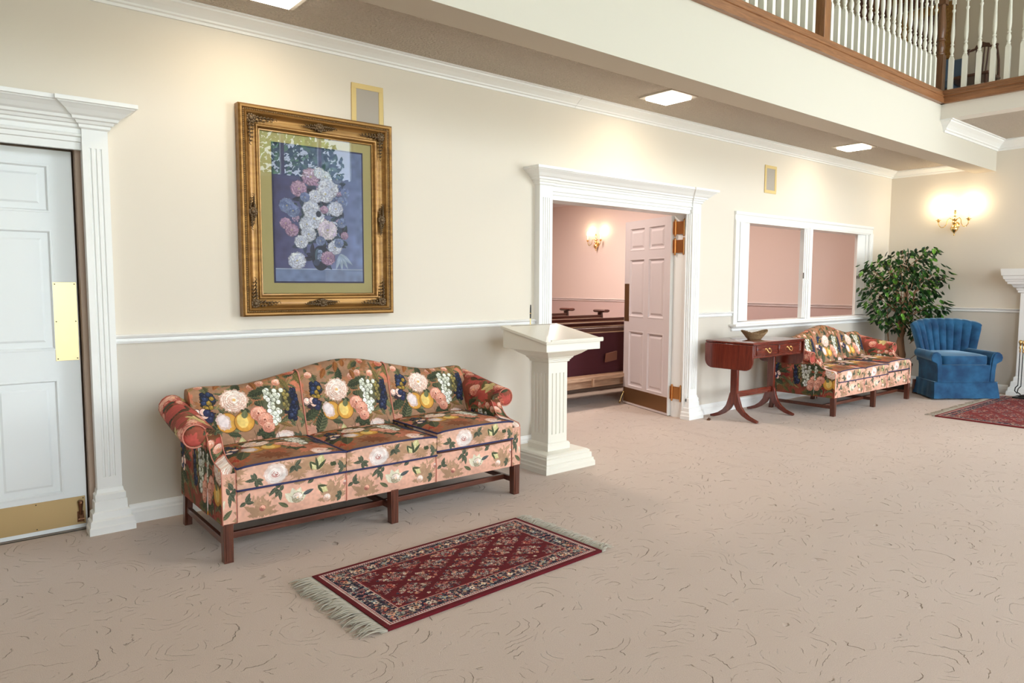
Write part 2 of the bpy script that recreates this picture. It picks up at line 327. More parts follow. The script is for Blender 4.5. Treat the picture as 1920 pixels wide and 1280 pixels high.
# ---------------------------------------------------------------- textile painter (numpy, metres)
class Canvas:
    def __init__(s, w, h, ppm, col):
        s.w, s.h, s.p = w, h, ppm; s.W, s.H = int(w*ppm), int(h*ppm)
        s.a = np.ones((s.H, s.W, 3), np.float32)*np.array(col, np.float32)/255; s.rg = np.random.RandomState(7)
    def _win(s, cx, cy, R):
        out = []
        for ox in (-s.w, 0, s.w):
            x0 = max(0, int((cx+ox-R)*s.p)); x1 = min(s.W, int((cx+ox+R)*s.p)+1)
            y0 = max(0, int((cy-R)*s.p)); y1 = min(s.H, int((cy+R)*s.p)+1)
            if x1 > x0 and y1 > y0:
                yy, xx = np.mgrid[y0:y1, x0:x1]; out.append((slice(y0, y1), slice(x0, x1), xx/s.p-cx-ox, yy/s.p-cy))
        return out
    def _mix(s, sl, m, col):
        col = np.asarray(col, np.float32); col = col/255 if col.ndim == 1 else col
        s.a[sl[0], sl[1]] = s.a[sl[0], sl[1]]*(1-m[..., None])+col*m[..., None]
    def blob(s, cx, cy, rx, ry, ang, col, jag=0., n=5, col2=None, alpha=1., seed=None):
        ph = s.rg.uniform(0, 6.28, 4)
        for sl0, sl1, X, Y in s._win(cx, cy, max(rx, ry)*(1.1+jag)):
            c, q = math.cos(ang), math.sin(ang); x = (X*c+Y*q)/rx; y = (-X*q+Y*c)/ry
            r = np.hypot(x, y)+1e-6; th = np.arctan2(y, x)
            e = 1+jag*(.5*np.sin(n*th+ph[0])+.3*np.sin((2*n+1)*th+ph[1])+.3*np.sin((3*n+2)*th+ph[2]))
            m = np.clip((e-r)*min(rx, ry)*s.p+.5, 0, 1)*alpha
            if col2 is not None:
                t = np.clip(r/e, 0, 1)[..., None]; cc = (np.array(col, np.float32)*(1-t)+np.array(col2, np.float32)*t)/255
                s._mix((sl0, sl1), m, cc)
            else: s._mix((sl0, sl1), m, col)
    def leaf(s, cx, cy, Ln, w, ang, dark, light, serr=.25, k=7):
        for sl0, sl1, X, Y in s._win(cx, cy, Ln*1.05):
            c, q = math.cos(ang), math.sin(ang); t = (X*c+Y*q)/Ln; y = -X*q+Y*c
            tt = np.clip(t, 0, 1); hw = w*np.sin(PI*np.clip(tt, .001, .999)**.8)**.8*(1-serr*((tt*k) % 1))
            m = np.clip((hw-np.abs(y))*s.p+.5, 0, 1)*((t > 0) & (t < 1))
            f = (tt*k+np.abs(y)/max(w, 1e-4)*1.6) % 1
            v = np.clip(1-np.abs(f-.5)*7, 0, 1)*.7+np.clip(1-np.abs(y)*s.p/1.5, 0, 1)*.6
            v = np.clip(v+(y > 0)*.22, 0, 1)[..., None]
            cc = (np.array(dark, np.float32)*(1-v)+np.array(light, np.float32)*v)/255; s._mix((sl0, sl1), m, cc)
    def stroke(s, pts, w, col):
        pts = np.array(pts, float); n = max(2, int(np.sum(np.hypot(*np.diff(pts, axis=0).T))*s.p/1.5)); t = np.linspace(0, len(pts)-1, n)
        xs = np.interp(t, range(len(pts)), pts[:, 0]); ys = np.interp(t, range(len(pts)), pts[:, 1])
        for x, y in zip(xs, ys): s.blob(x, y, w, w, 0, col)
    def peony(s, cx, cy, R, cols, edge, center=(236, 190, 120), jg=.14, fs=(.80, .62, .46, .3, .16)):
        s.blob(cx, cy, R, R*.92, 0, edge, .1, 9)
        for k, f in enumerate(fs):
            n = max(4, int(13*f+3)); o = s.rg.uniform(0, 6)
            for i in range(n):
                a = o+i*2*PI/n+s.rg.uniform(-.15, .15); pr = R*(.20+.16*f)
                x, y = cx+math.cos(a)*R*f*.85, cy+math.sin(a)*R*f*.78
                s.blob(x-.0015, y-.002, pr*1.1, pr*.8, a+PI/2, edge, .12, 4)
                s.blob(x, y, pr, pr*.68, a+PI/2+(jg > .2)*s.rg.uniform(-.8, .8), cols[s.rg.randint(len(cols))], jg, 4)
                s.blob(x+math.cos(a)*pr*.25, y+math.sin(a)*pr*.25, pr*.5, pr*.22, a+PI/2, cols[0], .1, 4, alpha=.8)
        s.blob(cx, cy, R*.12, R*.1, 0, center, .3, 5)
    def rose(s, cx, cy, R, light, mid, dark):
        s.blob(cx, cy, R, R*.94, 0, mid, .07, 6); s.blob(cx, cy-.03*R, R*.88, R*.8, 0, light, .06, 5)
        for k in range(9):
            f = .92-.09*k; a0 = s.rg.uniform(0, 6)
            th = np.linspace(a0, a0+s.rg.uniform(2, 3.6), 8)
            s.stroke([(cx+math.cos(t)*R*f*.9, cy+math.sin(t)*R*f*.8) for t in th], R*.025, mid if k < 6 else dark)
        for _ in range(4): s.blob(cx+s.rg.uniform(-.12, .12)*R, cy+s.rg.uniform(-.12, .12)*R, R*.04, R*.05, 0, dark)
    def grapes(s, cx, cy, w, h, n, r, cols, shade):
        s.blob(cx, cy, w*.5, h*.5, 0, shade, .15, 5, alpha=.9)
        for i in range(n):
            t = s.rg.uniform(0, 1); x = cx+s.rg.uniform(-.5, .5)*w*(1-.65*t); y = cy+h*(.5-t)
            c = np.array(cols[s.rg.randint(len(cols))]); s.blob(x, y, r*1.15, r*1.25, 0, shade); s.blob(x, y, r, r*1.1, .3, c)
            s.blob(x+r*.25, y+r*.3, r*.35, r*.4, 0, np.minimum(255, c*1.12+18))
    def pear(s, cx, cy, R, white=False):
        s.blob(cx, cy, R*1.06, R*1.1, 0, (120, 80, 40)); s.blob(cx, cy, R, R*1.04, 0, (226, 184, 96), col2=(206, 146, 62))
        s.blob(cx-.2*R, cy+.1*R, R*.55, R*.75, .3, (236, 204, 120), .05, 3)
        if white:
            s.blob(cx-.35*R, cy+.15*R, R*.68, R*.95, .4, (214, 186, 176), .12, 5); s.blob(cx-.35*R, cy+.2*R, R*.5, R*.7, .4, (236, 222, 222), .12, 5)
    def coral(s, cx, cy, R, col, n=9):
        for i in range(n):
            a = PI*(.05+.9*i/(n-1))+s.rg.uniform(-.2, .2); l = R*s.rg.uniform(.6, 1)
            s.leaf(cx, cy, l, R*.17, a, col, col, .5, 4)
        s.blob(cx, cy+R*.15, R*.35, R*.3, 0, col, .4, 6)
    def noise(s, amp, cell):
        h, w = int(s.h/cell)+2, int(s.w/cell)+2; g = s.rg.uniform(-1, 1, (h, w)); g[:, -1] = g[:, 0]
        yi = np.linspace(0, h-1.001, s.H); xi = np.linspace(0, w-1.001, s.W); y0 = yi.astype(int); x0 = xi.astype(int)
        fy = (yi-y0)[:, None]; fx = (xi-x0)[None]
        v = (g[y0][:, x0]*(1-fx)+g[y0][:, x0+1]*fx)*(1-fy)+(g[y0+1][:, x0]*(1-fx)+g[y0+1][:, x0+1]*fx)*fy
        s.a = np.clip(s.a*(1+amp*v[..., None]), 0, 1).astype(np.float32)
DG, MG, LG = (52, 58, 42), (98, 104, 72), (146, 144, 104)
WH = [(244, 234, 226), (238, 218, 206), (228, 200, 186)]; PKS = [(238, 190, 168), (228, 164, 142), (216, 146, 124)]
SALM, TAN, NV = (206, 152, 130), (166, 126, 102), (38, 44, 70)
def bouquet(c, ox, oy, red=False):
    """one repeat of fruit and flowers, about .55 m wide; (ox, oy) = its lower left corner"""
    P = lambda x, y: (ox+x, oy+y)
    for i in range(150):
        a = c.rg.uniform(0, 6.28); x, y = c.rg.uniform(.0, .62), c.rg.uniform(.13, .46)
        c.leaf(*P(x, y), c.rg.uniform(.03, .07), c.rg.uniform(.006, .013), a, [DG, (90, 76, 50), MG, (120, 96, 60)][i % 4], [LG, (168, 150, 110), (150, 146, 110), (190, 160, 110)][i % 4], .45, 5)
    for i in range(26):
        a = c.rg.uniform(0, 6.28); x, y = c.rg.uniform(.02, .58), c.rg.uniform(.12, .40)
        c.leaf(*P(x, y), c.rg.uniform(.06, .11), c.rg.uniform(.014, .026), a, [DG, (74, 74, 50), MG, (110, 84, 50)][i % 4], [MG, LG, (132, 128, 88), (166, 130, 78)][i % 4], .35)
    c.leaf(*P(.13, .20), .15, .040, -2.0, DG, LG, .3, 8); c.leaf(*P(.10, .22), .13, .034, -2.6, DG, MG, .3, 7)
    c.leaf(*P(.33, .30), .15, .034, -.5, DG, (126, 124, 84), .3, 9); c.leaf(*P(.30, .34), .15, .03, .35, DG, MG, .3, 8); c.leaf(*P(.24, .36), .11, .028, 1.4, DG, MG, .3)
    c.leaf(*P(.38, .14), .08, .03, -1.9, DG, MG, .45, 4); c.leaf(*P(.38, .14), .07, .026, -2.7, DG, MG, .45, 4); c.leaf(*P(.38, .14), .07, .026, -1.0, DG, MG, .45, 4)
    c.grapes(*P(.09, .33), .08, .09, 20, .012, [(48, 60, 92), (36, 42, 66), (150, 120, 50)], (34, 34, 36))
    c.grapes(*P(.535, .27), .09, .19, 46, .0115, [(40, 48, 80), (34, 38, 60), (58, 68, 100)], (38, 36, 44))
    c.grapes(*P(.505, .30), .06, .12, 12, .011, [(140, 124, 70), (120, 110, 70)], (60, 58, 40))
    c.grapes(*P(.435, .27), .11, .21, 52, .0125, [(228, 230, 220), (206, 208, 192), (240, 238, 230)], (92, 92, 70))
    c.pear(*P(.175, .20), .052, True); c.pear(*P(.265, .195), .052)
    c.grapes(*P(.07, .25), .10, .06, 9, .017, [(240, 208, 194), (48, 52, 84), (236, 196, 180)], (50, 40, 50))
    c.leaf(*P(.265, .215), .05, .02, 1.3, MG, LG)
    for x, y, r in ((.345, .235, .045), (.375, .195, .045), (.39, .15, .035)): c.peony(*P(x, y), r, PKS, (196, 120, 100), (120, 60, 50))
    c.peony(*P(.225, .325), .076, WH, (206, 168, 150))
    for x, y in ((.38, .42), (.33, .40), (.06, .43), (.47, .41)): c.peony(*P(x, y), .024, PKS[:2]+WH[:1], (190, 120, 96))
def bud(c, x, y, a=1.2, s=1.):
    c.leaf(x, y, .075*s, .022*s, a, (196, 190, 130), (236, 222, 190), .1, 3); c.leaf(x, y, .06*s, .008*s, a+.45, DG, MG); c.leaf(x, y, .06*s, .008*s, a-.4, DG, MG)
def sprig(c, x, y, n=5):
    for i in range(n):
        a = c.rg.uniform(0, 6.28); c.leaf(x, y, c.rg.uniform(.03, .055), .011, a, (66, 70, 56), (124, 128, 104), .2, 4)
def fabric_main():
    W, H = .62, .78; c = Canvas(W, H, 900, (158, 120, 94))
    for i in range(10): c.blob(c.rg.uniform(0, W), c.rg.uniform(0, .3), c.rg.uniform(.02, .07), c.rg.uniform(.02, .05), c.rg.uniform(0, 3), SALM, .5, 6)
    for i in range(26): c.blob(c.rg.uniform(0, W), c.rg.uniform(.3, .78), c.rg.uniform(.02, .06), c.rg.uniform(.015, .04), c.rg.uniform(0, 3), [(176, 118, 84), (146, 100, 66), (190, 116, 88)][i % 3], .5, 6)
    # front boxing strip (0 .. .14)
    for x in (.05, .5): c.coral(x, .0, .10, (176, 134, 106))
    c.rose(.20, .065, .058, (240, 228, 222), (220, 196, 186), (170, 90, 80)); sprig(c, .10, .05, 6); sprig(c, .30, .09, 5)
    bud(c, .40, .06, 1.0, 1.1); bud(c, .36, .10, -1.0, .8); c.blob(.51, .07, .018, .013, 0, (70, 76, 52), .2, 4); sprig(c, .57, .04, 5)
    # upright part
    c.rose(.47, .20, .064, (243, 230, 224), (226, 196, 186), (176, 96, 84)); sprig(c, .56, .20, 7); sprig(c, .36, .17, 6)
    bud(c, .24, .17, 1.6, 1.1); bud(c, .20, .15, .9, 1.1); c.blob(.10, .19, .016, .012, 0, (66, 70, 46), .2, 4)
    for i in range(5): x = .05+.12*i; c.stroke([(x, .16), (x+.03, .22), (x+.02, .28)], .0012, (96, 66, 50))
    bouquet(c, .0, .14)
    for i in range(34):
        c.leaf(c.rg.uniform(0, W), c.rg.uniform(.57, .78), c.rg.uniform(.05, .1), .02, c.rg.uniform(0, 6.28), [DG, (120, 70, 36), (96, 86, 50)][i % 3], [MG, (190, 130, 70), (150, 130, 80)][i % 3], .35)
    for i in range(7): c.peony(c.rg.uniform(0, W), c.rg.uniform(.6, .76), c.rg.uniform(.018, .035), PKS, (180, 90, 70))
    c.noise(.10, .05); c.noise(.06, .012)
    return c.a
def fabric_seat():
    W, H = .62, .78; c = Canvas(W, H, 800, (150, 106, 78))
    for i in range(40): c.blob(c.rg.uniform(0, W), c.rg.uniform(.2, .78), c.rg.uniform(.03, .09), c.rg.uniform(.02, .06), c.rg.uniform(0, 3), [(164, 62, 46), (176, 100, 68), (132, 78, 50), (190, 118, 92)][i % 4], .5, 6)
    c.a[:int(.137*800)] = np.array((218, 172, 150))/255
    for i in range(22): c.blob(c.rg.uniform(.22, .66), c.rg.uniform(0, .12), c.rg.uniform(.02, .05), c.rg.uniform(.015, .03), 0, (176, 138, 108), .6, 7)
    c.rose(.20, .065, .060, (240, 228, 222), (220, 196, 186), (170, 90, 80)); sprig(c, .10, .05, 6); sprig(c, .30, .09, 6)
    bud(c, .42, .05, 1.2, 1.2); bud(c, .38, .10, -1.0, .8); c.blob(.51, .07, .018, .013, 0, (70, 76, 52), .2, 4); sprig(c, .57, .04, 6)
    c.rose(.47, .19, .055, (240, 214, 204), (226, 170, 150), (176, 96, 84)); sprig(c, .55, .2, 7)
    bouquet(c, 0, .17)
    for i in range(50):
        c.leaf(c.rg.uniform(0, W), c.rg.uniform(.56, .78), c.rg.uniform(.05, .1), .02, c.rg.uniform(0, 6.28), [DG, (120, 70, 36), (96, 86, 50)][i % 3], [MG, (190, 110, 60), (150, 130, 80)][i % 3], .35)
    c.noise(.10, .05); c.noise(.06, .012)
    return c.a
def fabric_rail():
    W, H = .62, .22; c = Canvas(W, H, 900, (224, 172, 150))
    for x, y, r in ((.12, .03, .10), (.50, .04, .11), (.32, .15, .04), (.02, .15, .05), (.22, .16, .035), (.44, .17, .04)):
        c.coral(x, y, r, (172, 136, 108), 13)
        for i in range(16): c.leaf(x+c.rg.uniform(-.6, .6)*r, y+c.rg.uniform(.1, .9)*r, r*.35, r*.07, c.rg.uniform(.2, 2.9), (172, 136, 108), (196, 158, 128), .5, 3)
    for a in (.6, 1.2, 1.8, 2.4): c.leaf(.30, .06, .075, .022, a, (214, 206, 178), (240, 234, 218), .1, 3)
    c.peony(.31, .08, .03, WH, (150, 140, 110)); c.leaf(.26, .04, .06, .012, 2.6, (80, 84, 60), (130, 130, 96)); c.leaf(.34, .09, .06, .012, .3, (64, 70, 74), (110, 116, 110))
    c.peony(.47, .05, .022, WH, (190, 150, 130)); c.peony(.13, .06, .016, PKS, (150, 90, 80)); c.peony(.58, .11, .014, WH, (180, 130, 120))
    for x, y in ((.2, .15), (.22, .13), (.4, .16), (.05, .1), (.55, .04)): sprig(c, x, y, 4)
    bud(c, .42, .12, -.6, .9)
    c.noise(.06, .05); c.noise(.05, .012)
    return c.a
def fabric_red(seed=3):
    W, H = .70, .78; c = Canvas(W, H, 800, (142, 74, 56)); c.rg = np.random.RandomState(seed)
    for i in range(40): c.blob(c.rg.uniform(0, W), c.rg.uniform(0, H), c.rg.uniform(.03, .09), c.rg.uniform(.03, .07), c.rg.uniform(0, 3), [(184, 82, 72), (124, 44, 40), (198, 112, 90), (120, 74, 48)][i % 4], .4, 5)
    for i in range(60): c.leaf(c.rg.uniform(0, W), c.rg.uniform(0, H), c.rg.uniform(.05, .12), .022, c.rg.uniform(0, 6.28), [DG, (60, 40, 28), (84, 76, 44)][i % 3], [MG, (130, 100, 56), (138, 124, 78)][i % 3], .35)
    bouquet(c, .05, .0)
    for x, y in ((.15, .60), (.5, .55), (.34, .70)):
        for a in (0, 1.1, 2.2, 3.3, 4.4, 5.5): c.leaf(x, y, .06, .02, a, (196, 170, 110), (232, 218, 170), .1, 3)
    for i in range(6): c.peony(c.rg.uniform(0, W), c.rg.uniform(.45, .76), c.rg.uniform(.03, .05), PKS, (170, 70, 60))
    c.noise(.12, .05); c.noise(.06, .012)
    return c.a
def rug_paint(W, H, ppm, seed, cell=.115):
    c = Canvas(W, H, ppm, ((96, 17, 27) if cell < .15 else (122, 44, 46))); c.rg = np.random.RandomState(seed)
    e1, e2 = .022, .040; bw = .085; inn = e2+bw
    def rect(d0, d1, col):
        p = ppm; a = c.a; x0, x1, y0, y1 = int(d0*p), int((W-d0)*p), int(d0*p), int((H-d0)*p)
        m = np.zeros(a.shape[:2], bool); m[y0:y1, x0:x1] = True
        k = int((d1-d0)*p); m[y0+k:y1-k, x0+k:x1-k] = False; a[m] = np.array(col)/255
    rect(e1, e2, (206, 180, 172)); rect(e2, e2+.005, (24, 28, 52)); rect(e2+.005, inn, (34, 28, 50))
    rect(inn, inn+.005, (216, 170, 156)); rect(inn+.009, inn+.012, (150, 60, 60))
    rg = c.rg
    pal = [(214, 190, 170), (196, 120, 110), (150, 160, 160), (206, 150, 120), (176, 70, 66), (226, 206, 186)]
    def floret(x, y, r):
        k = pal[rg.randint(6)]
        for i in range(5):
            a = rg.uniform(0, 1.2)+i*1.2566; c.blob(x+math.cos(a)*r*.6, y+math.sin(a)*r*.6, r*.42, r*.42, 0, k)
        c.blob(x, y, r*.35, r*.35, 0, [(60, 20, 30), (30, 34, 60), (200, 160, 90)][rg.randint(3)])
    def curl(x, y, r):
        a = rg.uniform(0, 6.28); th = np.linspace(a, a+rg.uniform(2, 4), 6); k = [(196, 172, 150), (170, 120, 100), (120, 128, 110), (200, 120, 110)][rg.randint(4)]
        c.stroke([(x+math.cos(t)*r, y+math.sin(t)*r*.8) for t in th], .0011, k)
    # guard stripe marks
    for i in range(int(W/.012)):
        x = (i+.5)*.012
        if x < W/2+.01: c.blob(x, (e1+e2)/2, .0032, .0045, 0, (120, 24, 34)); c.blob(x+.004, (e1+e2)/2-.003, .0015, .0015, 0, (40, 50, 80))
    for i in range(int(H/.012)):
        y = (i+.5)*.012
        if y < H/2+.01: c.blob((e1+e2)/2, y, .0045, .0032, 0, (120, 24, 34))
    # border
    L1 = [(x, e2+bw*.5) for x in np.arange(.06, W/2, .021)]+[(e2+bw*.5, y) for y in np.arange(.06, H/2, .021)]
    for x, y in L1:
        dx, dy = (0, 1) if abs(y-(e2+bw*.5)) < 1e-6 else (1, 0)
        for k in (-.035, -.024, -.012, 0, .012, .024, .035):
            xx, yy = x+dx*k+rg.uniform(-.006, .006), y+dy*k+rg.uniform(-.006, .006)
            (floret if rg.uniform() < .55 else curl)(xx, yy, rg.uniform(.005, .009))
            curl(xx+.008, yy, rg.uniform(.005, .009))
        if rg.uniform() < .35: floret(x, y, .014)
    # field: lattice of blossom clusters leaving red channels
    f0 = inn+.016
    for i in range(-1, int(W/cell)+2):
        for j in range(-1, int(H/cell)+2):
            if (i+j) % 2: continue
            cx, cy = W/2-i*cell, H/2-j*cell*.72
            if cx > W/2+.01+cell or cy > H/2+.01+cell or cx < 0 or cy < 0: continue
            ok = lambda x, y: f0 < x < W-f0 and f0 < y < H-f0
            for k in range(int(150*(cell/.115)**1.6)):
                u, v = rg.uniform(-1, 1), rg.uniform(-1, 1)
                if abs(u)+abs(v) > 1: continue
                x, y = cx+u*cell*.80, cy+v*cell*.56
                if not ok(x, y): continue
                if rg.uniform() < .5: c.blob(x, y, .009, .007, 0, [(44, 26, 46), (74, 20, 34), (40, 34, 60)][k % 3], .2, 5)
                (floret if rg.uniform() < .5 else curl)(x, y, rg.uniform(.005, .0095)); curl(x+.006, y+.003, rg.uniform(.004, .008))
            if ok(cx, cy): c.blob(cx, cy, .014, .010, 0, (200, 170, 150)); c.blob(cx, cy, .010, .007, 0, (50, 40, 70)); c.blob(cx, cy, .004, .004, 0, (210, 150, 130))
    a = c.a; h2, w2 = a.shape[0]//2, a.shape[1]//2
    q = a[:h2, :w2]; a[:h2, -w2:] = q[:, ::-1]; a[-h2:, :] = a[:h2, :][::-1]
    c.noise(.10, .02)
    return c.a
def still_life():
    W, H = .60, .84; c = Canvas(W, H, 1000, (58, 56, 96)); rg = c.rg
    y, x = np.mgrid[0:c.H, 0:c.W]; t = (x/c.W)[..., None]; v = (y/c.H)[..., None]
    c.a = ((1-t)*np.array((70, 72, 116))+t*np.array((126, 144, 190)))/255*(1-.12*v)+.05*(1-v)
    c.a = c.a.astype(np.float32)
    c.a[:int(.075*1000)] = np.array((120, 138, 176))/255; c.a[int(.075*1000):int(.082*1000)] = np.array((170, 184, 208))/255
    c.a[:int(.07*1000), int(.33*1000):] = np.array((134, 150, 186))/255
    for i in range(150):
        a = rg.uniform(0, 6.28); r = rg.uniform(.05, .23)
        c.leaf(.30+math.cos(a)*r*.75, .40+math.sin(a)*r*1.3, rg.uniform(.05, .10), .018, rg.uniform(0, 6.28), [(34, 36, 62), (40, 60, 72), (60, 80, 104)][i % 3], [(72, 96, 116), (96, 120, 140), (60, 70, 100)][i % 3], .3)
    c.blob(.30, .15, .06, .08, 0, (40, 52, 74)); c.blob(.28, .16, .02, .05, 0, (84, 110, 130))
    Wb = [(232, 236, 246), (214, 218, 236), (196, 204, 226)]; Pb = [(190, 160, 190), (170, 138, 172), (208, 178, 200)]; Bb = [(120, 136, 184), (146, 164, 204), (96, 112, 160)]
    for i in range(46):
        a = rg.uniform(0, 6.28); rr = rg.uniform(.03, .20); c.peony(.29+math.cos(a)*rr, .42+math.sin(a)*rr*1.35, rg.uniform(.014, .034), [Bb, Pb, Wb, [(150, 170, 206), (130, 150, 190), (176, 190, 216)]][rg.randint(4)], (70, 84, 120), (110, 120, 130), .35, (.75, .35))
    for x, y, r, p in ((.24, .66, .055, Pb), (.34, .67, .03, Wb), (.16, .58, .05, Pb), (.30, .69, .03, Wb), (.36, .60, .055, Wb), (.34, .56, .045, Wb), (.27, .54, .035, Wb), (.42, .66, .03, Bb),
                       (.08, .47, .045, Bb), (.12, .44, .04, Bb), (.24, .46, .045, Wb), (.26, .40, .055, Wb), (.21, .36, .04, Wb), (.07, .36, .035, Pb), (.11, .32, .04, Pb), (.35, .33, .062, [(226, 214, 232), (240, 232, 240), (200, 184, 214)]),
                       (.22, .30, .04, Wb), (.17, .25, .035, Wb), (.40, .22, .038, Wb), (.43, .25, .03, Bb), (.45, .38, .03, Bb), (.46, .52, .035, Bb), (.41, .47, .04, Wb), (.33, .46, .025, Pb), (.48, .58, .03, Bb),
                       (.35, .15, .045, Pb), (.14, .13, .045, Wb), (.30, .26, .03, Bb), (.47, .30, .025, Pb), (.20, .53, .03, Bb)):
        c.peony(x, y, r*(1.3 if p is Wb else 1.1), p, tuple(int(k*.80) for k in p[1]), (190, 180, 150), .35, (.8, .5, .2))
    for a in (-1.9, -1.5, -1.1, -.7): c.leaf(.44, .18, .11, .014, a, (150, 170, 196), (214, 226, 236), .1, 3)
    c.blob(.27, .12, .022, .02, 0, (70, 84, 116)); c.blob(.29, .43, .018, .02, 0, (54, 66, 92), .1, 6)
    c.noise(.10, .03)
    return c.a
M['fab'] = img_mat('floral_back_fabric', fabric_main(), .8, .25)
M['fabseat'] = img_mat('floral_seat_fabric', fabric_seat(), .8, .25)
M['fabrail'] = img_mat('floral_rail_fabric', fabric_rail(), .8, .25)
M['fabred'] = img_mat('floral_arm_fabric', fabric_red(), .8, .25)
M['rug'] = img_mat('persian_rug_pattern', rug_paint(1.25, .66, 900, 5), .95, .6)
M['rug2'] = img_mat('large_rug_pattern', rug_paint(2.1, 2.7, 380, 9, .2), .95, .4)
M['art'] = img_mat('flower_print', still_life(), .5)

# ================================================================ THE ROOM
XC = 10.422; Y0 = 0.0; WT = .16; HB = 6.4
D1R = .636; D2L, D2R = 3.966, 5.842; DH = 2.052      # door openings (trim to trim)
WX0, WX1, WZ0, WZ1 = 6.715, 9.80, .945, 2.035
RZ = 1.045                                            # colour change under the chair rail
BZ0, BZ1, BYF, BYI = 2.785, 3.335, -1.245, -1.01      # beam / balcony face
CZ = 2.911; FZ = 3.41; CX = 8.59

b = MB(); b.box((-4, -8.4, -.1), (XC+.3, 9.5, 0)); struct('floor', b, M['carpet'])
def wall_seg(b, x0, x1, z0, z1):
    if z0 < RZ < z1: b.box((x0, Y0, z0), (x1, Y0+WT, RZ), 1); b.box((x0, Y0, RZ), (x1, Y0+WT, z1), 0)
    else: b.box((x0, Y0, z0), (x1, Y0+WT, z1), 0 if z0 >= RZ-.001 else 1)
b = MB()
wall_seg(b, -4, -1.30, 0, 2.95); wall_seg(b, -1.30, D1R+.02, 2.07, 2.95); wall_seg(b, D1R+.02, D2L-.02, 0, 2.95)
wall_seg(b, D2L-.02, D2R+.01, DH, 2.95); wall_seg(b, D2R+.01, WX0, 0, 2.95)
wall_seg(b, WX0, WX1, 0, WZ0); wall_seg(b, WX0, WX1, WZ1, 2.95); wall_seg(b, WX1, XC, 0, 2.95)
struct('wall_back', b, [M['wall'], M['wains']])
b = MB(); b.box((XC, -8.4, 0), (XC+.2, 0, RZ), 1); b.box((XC, -8.4, RZ), (XC+.2, 0, 3.17), 0); b.box((XC, -8.4, 3.17), (XC+.2, 1.4, HB), 2)
b.box((XC, 0, 0), (XC+.2, 1.4, 3.17), 0)
struct('wall_right', b, [M['wall'], M['wains'], M['upwall']])
# hall behind the camera: window wall, left wall, high ceiling
b = MB()
F0, F1 = -8.15, -8.0
def fw(x0, x1, z0, z1): b.box((x0, F0, z0), (x1, F1, z1), 0)
fw(-4, -.4, 0, HB); fw(-.4, 3.2, 0, .25); fw(-.4, 3.2, 2.65, 3.2); fw(-.4, 3.2, 5.4, HB); fw(3.2, 4.2, 0, HB); fw(4.2, 6.3, 0, 3.2); fw(4.2, 6.3, 5.4, HB)  # lower left opening is made up to hold the fill lamp
fw(6.3, 6.5, 0, HB); fw(6.5, 6.9, 0, HB) ; fw(6.9, 10.2, 2.65, 3.2); fw(6.9, 10.2, 5.4, HB); fw(10.2, XC, 0, HB); fw(6.9, 10.2, 0, .25)
struct('wall_front', b, M['wall'])
b = MB(); b.box((-4.2, -8.4, 0), (-4, 1.4, HB)); struct('wall_left', b, M['wall'])
b = MB(); b.box((-4, -8.4, HB), (XC, 1.4, HB+.15)); struct('ceiling', b, M['face'])
b = MB(); b.box((-4, 1.3, FZ), (XC, 1.4, HB)); struct('wall_upstairs', b, M['upwall'])
wn = empty_struct('window_2', (5.25, -8.07, 3.2))
b = MB()
for x in (-1.0, -.35, .35, 1.0): b.box((x-.03, -.03, 0), (x+.03, .03, 2.2))
for z in (.03, 1.1, 2.17): b.box((-1.05, -.03, z-.03), (1.05, .03, z+.03))
b.build('window_frame', M['trim'], wn)
# lower ceiling under the balcony, and the balcony slab
b = MB(); b.box((-4, BYI, CZ), (XC, .02, CZ+.2)); struct('ceiling', b, M['ceil'])
b = MB(); b.box((CX+.02, -8.0, 3.152), (XC, BYF-.001, FZ-.01)); struct('ceiling', b, M['ceil'])
b = MB()
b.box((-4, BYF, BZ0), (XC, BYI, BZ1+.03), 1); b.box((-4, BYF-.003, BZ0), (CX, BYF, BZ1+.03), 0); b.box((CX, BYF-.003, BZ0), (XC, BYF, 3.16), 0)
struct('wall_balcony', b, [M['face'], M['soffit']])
b = MB(); b.box((CX, -8.0, 3.15), (CX+.18, BYF, BZ1+.03)); struct('wall_balcony', b, M['ret'])
b = MB(); b.box((-4, BYI, CZ+.2), (XC, 1.3, FZ)); b.box((-4, BYF+.03, BZ1+.03), (XC, BYI, FZ)); b.box((CX+.03, -8.0, BZ1+.03), (XC, BYF+.03, FZ)); struct('floor', b, M['wains'])
# crown mouldings
CR = [(0, -.083), (.014, -.083), (.018, -.070), (.034, -.066), (.036, -.056), (.044, -.050), (.062, -.036), (.088, -.022), (.096, -.018), (.098, -.010), (.117, -.008), (.117, 0), (0, 0)]
b = MB(); molding(b, (-4, 0, CZ), (4.255, 0, CZ), (0, -1, 0), CR); molding(b, (4.258, 0, CZ), (XC, 0, CZ), (0, -1, 0), CR); molding(b, (XC, BYI, CZ), (XC, 0, CZ), (-1, 0, 0), CR)
struct('trim_1', b, M['trim'])
CR2 = [(p[0]*1.05, p[1]*1.45) for p in CR]
b = MB(); nn = len(CR2); b.add([(8.70-o, BYF-.003-o, 3.151+z) for o, z in CR2]+[(XC, BYF-.003-o, 3.151+z) for o, z in CR2]+[(8.70-o, BYF-.002, 3.151+z) for o, z in CR2], [(i, (i+1) % nn, nn+(i+1) % nn, nn+i) for i in range(nn)]+[(i, 2*nn+i, 2*nn+(i+1) % nn, (i+1) % nn) for i in range(nn)]); molding(b, (XC, -8, 3.151), (XC, BYF, 3.151), (-1, 0, 0), CR2)
struct('trim_2', b, M['trim'])
